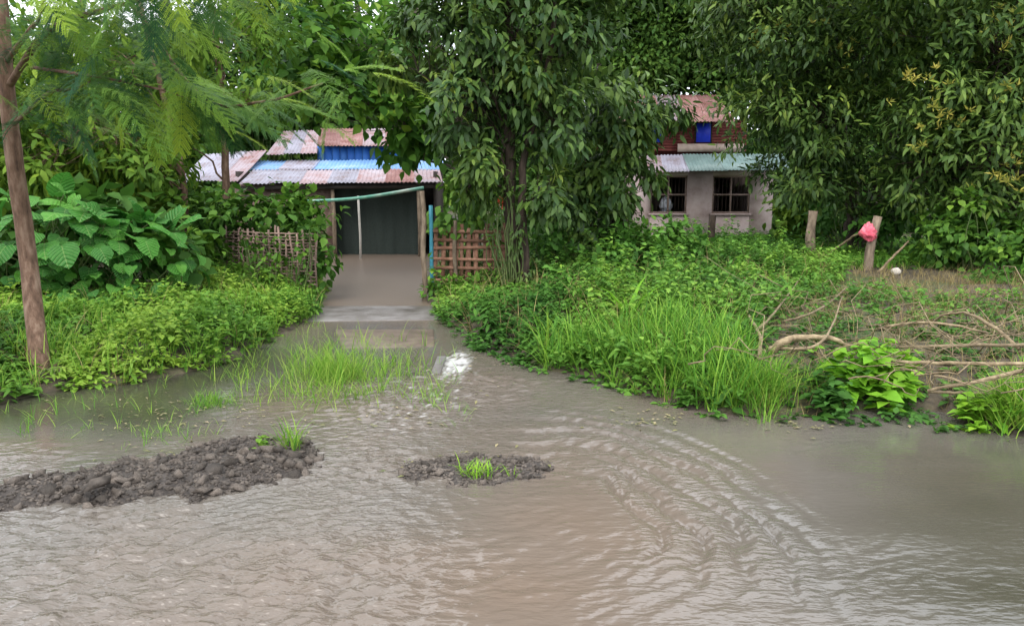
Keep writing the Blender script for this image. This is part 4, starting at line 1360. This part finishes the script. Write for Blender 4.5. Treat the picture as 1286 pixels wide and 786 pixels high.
def weeds(B, hmin, hmax, per, size, tint=(0, 1), patch=.6, droop=.15):
    n = len(B)
    low = 1 - .8 * np.exp(-((B[:, 0] + 3.75) / .42) ** 2 - ((B[:, 1] - 6.3) / .5) ** 2) - .72 * np.exp(-((B[:, 0] + .15) / .9) ** 2 - ((B[:, 1] - 10.3) / .9) ** 2)
    pn = low * sstep(-.3, .4, fbm(B[:, 0] * 1.3, B[:, 1] * 1.3, 71, 3))
    H = (hmin + (hmax - hmin) * rng.random(n)) * (1 - patch + patch * pn * 1.4) * low
    lv = Leaves(ovate(.32, .2))
    idx = np.repeat(np.arange(n), per)
    m_ = len(idx)
    f = rng.random(m_) ** .6
    a = rng.random(m_) * 6.283
    out = np.stack([np.cos(a), np.sin(a), np.zeros(m_)], -1)
    lean = rng.normal(size=(n, 2)) * .12
    P = B[idx].copy()
    P[:, :2] += lean[idx] * (H[idx] * f)[:, None] * 2 + out[:, :2] * .012
    P[:, 2] += H[idx] * f
    D = norm(out + np.array([0, 0, .25 - droop]) + rng.normal(size=(m_, 3)) * .25)
    U = norm(np.array([0, 0, 1.0]) + rng.normal(size=(m_, 3)) * .25)
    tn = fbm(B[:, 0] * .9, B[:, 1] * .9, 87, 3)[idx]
    lv.add(P, D, U, rng.uniform(size[0], size[1], m_) * (.7 + .5 * (1 - f)), np.clip(tint[0] + (tint[1] - tint[0]) * (.33 + .75 * tn + .32 * rng.random(m_) + .25 * f - .1), 0, 1))  # leaves low on the stalk darker: shade put into the tint
    return lv


def grass(B, hmin, hmax, per, w=.018, tint=(0, 1), spread=.45):
    n = len(B)
    lv = Leaves(blade(w, .45))
    idx = np.repeat(np.arange(n), per)
    m_ = len(idx)
    P = B[idx] + np.concatenate([rng.normal(size=(m_, 2)) * .02, np.full((m_, 1), -.01)], 1)
    a = rng.random(m_) * 6.283
    out = np.stack([np.cos(a), np.sin(a), np.zeros(m_)], -1)
    D = norm(out * spread * rng.random((m_, 1)) + [0, 0, 1.0])
    lv.add(P, D, norm(-out + [0, 0, .6]), rng.uniform(hmin, hmax, m_), np.clip(tint[0] + (tint[1] - tint[0]) * rng.random(m_), 0, 1))
    return lv


stuff = lambda o, lab, cat: tag(o, lab, cat, kind='stuff')
LB = [(-260, 540), (-100, 515), (0, 500), (60, 486), (150, 480), (230, 464), (300, 444), (350, 418), (385, 395), (412, 372), (420, 352), (400, 340), (280, 345), (200, 370), (60, 390), (-120, 400), (-300, 430)]
stuff(weeds(scatter(LB, 150), .10, .36, 12, (.045, .1)).build('bank_weeds', M['lf_weed']), 'low leafy weeds covering the left bank', 'weeds')
stuff(grass(scatter(LB, 8), .2, .45, 4, .008, (.2, 1), .9).build('dead_stalks', M['lf_dry']), 'straw coloured dead stalks among the left bank weeds', 'grass')
stuff(grass(scatter(LB, 60), .12, .32, 6, .014).build('bank_grass', M['lf_grass']), 'thin grass among the left bank weeds', 'grass')
RB = [(542, 378), (560, 402), (600, 428), (660, 450), (760, 476), (850, 500), (905, 515), (925, 470), (960, 430), (1000, 400), (1060, 360), (1040, 335), (900, 328), (800, 335), (700, 345), (560, 350)]
stuff(weeds(scatter(RB, 130), .10, .38, 11, (.05, .105), (0, .95)).build('bank_weeds', M['lf_weed_dark']), 'dense leafy weeds covering the right bank', 'weeds')
RG = [(640, 440), (700, 462), (760, 480), (850, 506), (905, 520), (960, 495), (930, 440), (860, 420), (760, 420), (690, 425)]
stuff(grass(scatter(RG, 150), .2, .54, 8, .011, (0, .8), .9).build('bank_grass', M['lf_grass']), 'long green grass hanging over the right shore', 'grass')
RR = [(925, 515), (1000, 520), (1100, 514), (1180, 514), (1215, 532), (1300, 545), (1400, 540), (1400, 350), (1070, 350), (1000, 395), (940, 450)]
RW = [(925, 515), (1000, 520), (1100, 514), (1180, 514), (1215, 532), (1300, 545), (1400, 540), (1400, 395), (1180, 384), (1120, 374), (1060, 368), (1000, 395), (940, 450)]
stuff(weeds(scatter(RW, 60), .05, .2, 9, (.04, .09), (0, .8)).build('sparse_weeds', M['lf_weed_dark']), 'sparse weeds growing through the brush', 'weeds')
stuff(grass(scatter(RR, 75), .06, .24, 6, .010, (.1, 1), .9).build('dry_grass', M['lf_dry']), 'dry straw grass around the brush pile', 'grass')
LAWN = [(900, 330), (1040, 335), (1070, 342), (1180, 340), (1300, 334), (1300, 312), (1000, 296), (900, 300), (700, 310), (700, 345)]
stuff(grass(scatter(LAWN, 60, .28), .08, .22, 7, .03, (0, .7)).build('lawn_grass', M['lf_grass']), 'short lawn grass before the plaster house', 'grass')
stuff(weeds(scatter(LAWN, 22, .28), .06, .3, 9, (.07, .13), (0, .8)).build('lawn_weeds', M['lf_weed_dark']), 'scattered weeds on the lawn', 'weeds')
TW = [(670, 400), (760, 410), (860, 400), (940, 380), (1000, 350), (960, 325), (860, 318), (760, 325), (680, 345)]
stuff(weeds(scatter(TW, 5, .27), .3, .78, 32, (.07, .13), (0, 1), .3, .2).build('tall_weeds', M['lf_weed_dark']), 'tall leafy stalks standing above the right bank weeds', 'weeds')
lv = weeds(scatter(RB, 16), .2, .5, 10, (.08, .16), (0, .85), .5, .3)
lv.tp = lance(.13, .35)
stuff(lv.build('slender_weeds', M['lf_weed']), 'slender pale leaved weeds mixed through the right bank', 'weeds')
lv = weeds(scatter(LB, 12), .15, .42, 10, (.07, .14), (.1, .9), .5, .3)
lv.tp = lance(.13, .35)
stuff(lv.build('slender_weeds', M['lf_vine']), 'slender long leaved weeds mixed through the left bank', 'weeds')
stuff(grass(scatter(RB, 14), .2, .5, 5, .008, (.2, 1), .9).build('dead_stalks', M['lf_dry']), 'straw coloured dead stalks among the right bank weeds', 'grass')
YD = [(548, 345), (560, 318), (700, 305), (700, 350)]
stuff(weeds(scatter(YD, 40, .25), .1, .4, 10, (.08, .14), (0, .8)).build('yard_weeds', M['lf_vine']), 'weeds behind the lattice fence', 'weeds')


SH = [(-100, 535), (0, 512), (60, 494), (150, 488), (230, 472), (300, 452), (352, 428), (390, 402), (470, 450), (400, 500), (300, 512), (160, 540), (0, 570), (-100, 580)]
stuff(grass(scatter(SH, 26, 0, False) * [1, 1, 0] + [0, 0, -.03], .05, .2, 4, .016, (.1, .9), .9).build('shore_grass', M['lf_grass']), 'thin blades standing in the shallow water along the left shore', 'grass')
SH = [(556, 400), (600, 430), (660, 452), (760, 480), (850, 506), (905, 522), (1000, 525), (1100, 518), (1180, 518), (1220, 545), (1000, 530), (900, 528), (840, 512), (750, 488), (650, 461), (590, 438), (548, 404)]
stuff(weeds(scatter(SH, 130, 0, False) * [1, 1, 0] + [0, 0, -.02], .03, .22, 7, (.04, .09), (0, .8)).build('shore_weeds', M['lf_weed_dark']), 'low leaves trailing into the water along the right shore', 'weeds')


def patch(name, label, cx, cy, rx, ry, n, fn, mat, cat, z=.0):
    a, r = rng.random(n) * 6.283, np.minimum(np.abs(rng.normal(size=n)) * .5 + .15 * rng.random(n), 1.25)
    px, py = cx + rx * r * np.cos(a), cy + ry * r * np.sin(a)
    B = np.array([gp(x_, y_, z) for x_, y_ in zip(px, py)])
    g = ground_h(B[:, 0], B[:, 1])
    B[:, 2] = np.maximum(g, -.05)
    c = gp(cx, cy, z)
    T_ = thing(name, label, cat, (c[0], c[1], max(GH(c[0], c[1]), -.05)))
    lv = fn(B)
    tag(lv.build('blades' if cat == 'grass' else 'leaves', M[mat], T_), kind='stuff')
    return T_


patch('grass_clump', 'bright grass clump standing in shallow water before the gate', 425, 470, 125, 38, 460, lambda B: grass(B, .06, .34, 6, .011, (.3, 1), .8), 'lf_grass', 'grass')
patch('grass_clump', 'sparse short grass along the front edge of the brown slab', 470, 430, 70, 14, 70, lambda B: grass(B, .05, .16, 5, .014, (.3, 1), .9), 'lf_grass', 'grass')
patch('grass_clump', 'small grass and leaf patch left of the bright clump', 270, 505, 42, 12, 60, lambda B: grass(B, .08, .18, 7, .018, (.1, .8), .7), 'lf_grass', 'grass')
patch('grass_clump', 'thin blades standing in the ripples right of the bright clump', 548, 495, 40, 38, 60, lambda B: grass(B, .06, .17, 5, .018, (.2, .9), .6), 'lf_grass', 'grass')
patch('grass_clump', 'sparse green blades in the water above the left gravel', 195, 545, 75, 24, 55, lambda B: grass(B, .06, .16, 5, .018, (.1, .9), .8), 'lf_grass', 'grass')
patch('weed_plant', 'tall single weed tuft on the right end of the left gravel', 367, 556, 14, 5, 14, lambda B: grass(B + [0, 0, .04], .1, .26, 6, .022, (.2, .9), .5), 'lf_grass', 'grass', .06)
patch('weed_plant', 'green leaves sprouting from the small middle gravel mound', 605, 588, 42, 6, 26, lambda B: grass(B + [0, 0, .05], .05, .12, 6, .03, (.4, 1), .9), 'lf_bright', 'grass', .04)
patch('weed_plant', 'small leafy sprout on top of the left gravel', 325, 560, 12, 5, 12, lambda B: weeds(B + [0, 0, .07], .03, .08, 6, (.04, .07), (.2, .8)), 'lf_weed', 'weed', .06)
patch('grass_mound', 'rounded grass mound at the shore in front of the brush', 962, 502, 50, 16, 150, lambda B: grass(B, .1, .36, 7, .012, (.1, .95), 1.0), 'lf_grass', 'grass', .05)
patch('broadleaf_weed', 'bright broad leaved weed growing at the waterline by the brush', 1098, 500, 52, 13, 60, lambda B: weeds(B, .15, .42, 8, (.1, .19), (.1, 1), .2), 'lf_bright', 'weed', .05)
patch('broadleaf_weed', 'small leafy weed between brush and corner grass', 1040, 508, 22, 8, 24, lambda B: weeds(B, .1, .24, 8, (.08, .13), (0, .8), .2), 'lf_weed', 'weed', .05)
patch('broadleaf_weed', 'trailing weed at the left of the corner grass', 1228, 528, 24, 10, 24, lambda B: weeds(B, .06, .2, 8, (.07, .13), (.2, 1), .2), 'lf_bright', 'weed', .03)
patch('grass_mound', 'arching corner grass at the right edge of the shore', 1275, 530, 30, 12, 90, lambda B: grass(B, .16, .36, 8, .018, (.3, 1), 1.0), 'lf_grass', 'grass', .03)

# floating bits of leaf and straw
n = 420
pts = []
for cx, cy, rx, ry, k in [(815, 525, 45, 12, 70), (230, 520, 150, 30, 210), (260, 566, 120, 14, 60), (590, 580, 80, 14, 40), (560, 480, 60, 35, 110), (640, 445, 40, 14, 40), (1010, 535, 70, 8, 40), (470, 520, 90, 20, 40)]:
    for _ in range(k):
        pts.append(gp(cx + rng.normal() * rx * .6, cy + rng.normal() * ry * .6, .012))
pts = np.array(pts)
n = len(pts)
a = rng.random(n) * 6.283
lv = Leaves(diamond(.22))
lv.add(pts, np.stack([np.cos(a), np.sin(a) * .5, .08 * rng.normal(size=n)], -1), norm(np.array([0, 0, 1.0]) + rdir(n) * .2), rng.uniform(.012, .05, n), rng.random(n))
stuff(lv.build('leaf_litter', M['lf_litter']), 'bits of leaf and straw floating along the shallows', 'litter')


# ------------------------------------------------------------------ gravel mounds
def stone_mesh(seed):
    r = np.random.default_rng(seed)
    ph = (1 + 5 ** .5) / 2
    V = np.array([(-1, ph, 0), (1, ph, 0), (-1, -ph, 0), (1, -ph, 0), (0, -1, ph), (0, 1, ph), (0, -1, -ph), (0, 1, -ph), (ph, 0, -1), (ph, 0, 1), (-ph, 0, -1), (-ph, 0, 1)]) / 1.9
    T = np.array([(0, 11, 5), (0, 5, 1), (0, 1, 7), (0, 7, 10), (0, 10, 11), (1, 5, 9), (5, 11, 4), (11, 10, 2), (10, 7, 6), (7, 1, 8), (3, 9, 4), (3, 4, 2), (3, 2, 6), (3, 6, 8), (3, 8, 9), (4, 9, 5), (2, 4, 11), (6, 2, 10), (8, 6, 7), (9, 8, 1)])
    V = V * (1 + .8 * (r.random((12, 1)) - .5)) + r.normal(size=(12, 3)) * .24
    return V * np.array([1, .85, .6]), T


SM = [stone_mesh(s) for s in range(6)]
SMM = [tri_mesh('stone', v, t_, M['stone']) for v, t_ in SM]


def gravel_mound(label, outline_px, hgt, nbig, nsmall, big=(.018, .045)):
    poly = np.array([gp(a, b_)[:2] for a, b_ in outline_px])
    c = poly.mean(0)
    G_ = thing('gravel_mound', label, 'gravel', (c[0], c[1], -.05))
    lo, hi = poly.min(0) - .1, poly.max(0) + .1

    def hfun(x, y):
        s = sdist(x, y, poly) + (.04 + .9 * min(hgt - .03, .1)) * fbm(x * 4.5, y * 4.5, 15, 4) * 2.2
        return -.03 + (hgt + .03) * (1 - np.exp(-np.maximum(s + .03, 0) / .13)) - .3 * sstep(0, .15, -s - .02) + .035 * fbm(x * 5, y * 5, 19, 4) * sstep(-.05, .1, s)
    xs_, ys_ = np.arange(lo[0], hi[0], .025), np.arange(lo[1], hi[1], .025)
    X, Y, T = grid_mesh(xs_, ys_)
    Z = hfun(X, Y)
    MB().add(np.stack([X, Y, Z], -1), T).build('mound', M['gravel_base'], G_, True)

    def place(n):
        xy = lo + rng.random((n * 6, 2)) * (hi - lo)
        z = hfun(xy[:, 0], xy[:, 1])
        k = np.where((z > -.012) | ((z > -.2) & (rng.random(len(z)) < .05)))[0][:n]
        return np.stack([xy[k, 0], xy[k, 1], np.maximum(z[k], -.012)], -1)
    P = place(nbig)
    o_ = org_of(G_)
    for p in P:
        ob = bpy.data.objects.new('stone', SMM[rng.integers(6)])
        s = big[0] + (big[1] - big[0]) * rng.random() ** 2.2
        ob.scale = (s, s, s)
        ob.rotation_euler = (rng.normal() * .4, rng.normal() * .4, rng.random() * 6.28)
        ob.location = p - o_ + [0, 0, s * .2]
        link(ob, G_)
    P = place(nsmall)
    mb = MB()
    for p in P:
        v, t_ = SM[rng.integers(6)]
        s = rng.uniform(.006, .017)
        a = rng.random() * 6.28
        R = np.array([[math.cos(a), -math.sin(a), 0], [math.sin(a), math.cos(a), 0], [0, 0, 1]])
        mb.add(p + (v * s) @ R.T, t_)
    tag(mb.build('gravel', M['stone'], G_), kind='stuff')
    return G_


GM1 = gravel_mound('long dark gravel heap along the left front of the water',
                   [(-160, 640), (-60, 622), (0, 612), (60, 600), (130, 588), (200, 572), (260, 556), (330, 548), (390, 556), (404, 575), (398, 598), (340, 612), (250, 622), (150, 632), (60, 640), (0, 646), (-100, 668), (-180, 690)],
                   .06, 300, 3000, (.014, .048))
GM2 = gravel_mound('small dark gravel patch in the middle of the current', [(490, 580), (530, 572), (590, 570), (650, 572), (688, 584), (680, 598), (640, 606), (570, 606), (510, 600)], .04, 110, 1000, (.012, .03))
# the one large grey stone on the left heap
c = gp(122, 606, .09)
o = bpy.data.objects.new('grey_rock', tri_mesh('grey_rock', SM[2][0] * [.085, .07, .05], SM[2][1], M['stone']))
o.location = (c[0], c[1], .085)
o.rotation_euler = (.1, -.15, .4)
link(o)
tag(o, 'largest flat grey rock lying on the long gravel heap', 'rock')

# ------------------------------------------------------------------ brush pile
zb = .37


def B_(px, py, dz=0.0):
    return gp(px, py, zb + dz)


rod('dead_branch', [B_(968, 440, -.02), B_(985, 428, .06), B_(1010, 424, .08), B_(1045, 425, .08), B_(1075, 438, 0)], (.034, .013), 'dead_wood', 'thick bent brown log at the left of the brush', 'branch', 18)
rod('dead_branch', [B_(1125, 454), B_(1200, 456, .03), B_(1330, 458, .02)], (.009, .015), 'dead_wood', 'long straight pale pole, lower of two level ones', 'branch')
rod('dead_branch', [B_(1125, 436), B_(1200, 434, .05), B_(1340, 432, .05)], (.009, .015), 'dead_wood', 'long straight pale pole, upper of two level ones', 'branch')
rod('dead_branch', [B_(1168, 408, 0), B_(1186, 395, .12), B_(1215, 394, .16), B_(1250, 412, .12), B_(1280, 438, 0)], (.01, .014), 'dead_wood', 'high arching bare branch on the brush', 'branch', 22)
rod('dead_branch', [B_(1165, 491, -.15), B_(1230, 478, -.05), B_(1320, 458, 0)], (.01, .016), 'dead_wood', 'straight branch slanting down to the water from the brush', 'branch')
rod('dead_branch', [B_(1165, 492, -.2), B_(1255, 495, -.18)], (.01, .01), 'dead_wood', 'thin stick lying flat near the corner weeds', 'branch')
rod('dead_branch', [B_(953, 452, -.1), B_(955, 425, 0), B_(944, 402, .05), B_(935, 386, .05)], (.018, .008), 'dead_wood', 'upright pale forked stem at the left of the brush', 'branch')
rod('dead_branch', [B_(950, 415, 0), B_(975, 390, .08), B_(1005, 350, .1)], (.014, .006), 'dead_wood', 'thin stem leaning up to the right behind the log', 'branch')
rod('dead_branch', [B_(985, 404, 0), B_(1030, 388, .06), B_(1068, 357, .06)], (.012, .008), 'dead_wood', 'pale stick slanting across the grass behind the log', 'branch')
rod('dead_branch', [B_(980, 438, 0), B_(1020, 436, .05), B_(1042, 415, .12), B_(1058, 372, .15)], (.014, .005), 'dead_wood', 'curved stem rising from the thick log', 'branch')
rod('dead_branch', [B_(1105, 412, 0), B_(1150, 405, .1), B_(1190, 407, .12), B_(1240, 418, .05)], (.014, .008), 'dead_wood', 'low bowed branch under the high arch', 'branch')
BP = thing('brush_pile', 'tangled heap of thin dead twigs on the right bank', 'brush', (B_(1180, 450)[0], B_(1180, 450)[1], .25))
for i in range(74):
    if i < 52:
        px, py = rng.uniform(1090, 1330), rng.uniform(395, 485)
    else:
        px, py = rng.uniform(915, 1090), rng.uniform(370, 460)
    a = rng.normal() * .5
    ln = rng.uniform(25, 75)
    p0 = B_(px - ln * math.cos(a), max(py - ln * .45 * math.sin(a), 385 if i < 52 else 365), rng.uniform(-.08, .05))
    p1 = B_(px + ln * math.cos(a), max(py + ln * .45 * math.sin(a), 385 if i < 52 else 365), rng.uniform(-.05, .16))
    P = wander(p0, p1, 9, .5, .08)
    MB().tube(P, np.linspace(rng.uniform(.003, .007), .0015, 9), 5, .1).build('twig', M['dead_wood'], BP, True)
n_t = sum(len(o.data.polygons) for o in bpy.data.objects if o.type == 'MESH')
print('TRIS incl. copies', n_t, 'unique', sum(len(m_.polygons) for m_ in bpy.data.meshes), 'objects', len(bpy.data.objects))
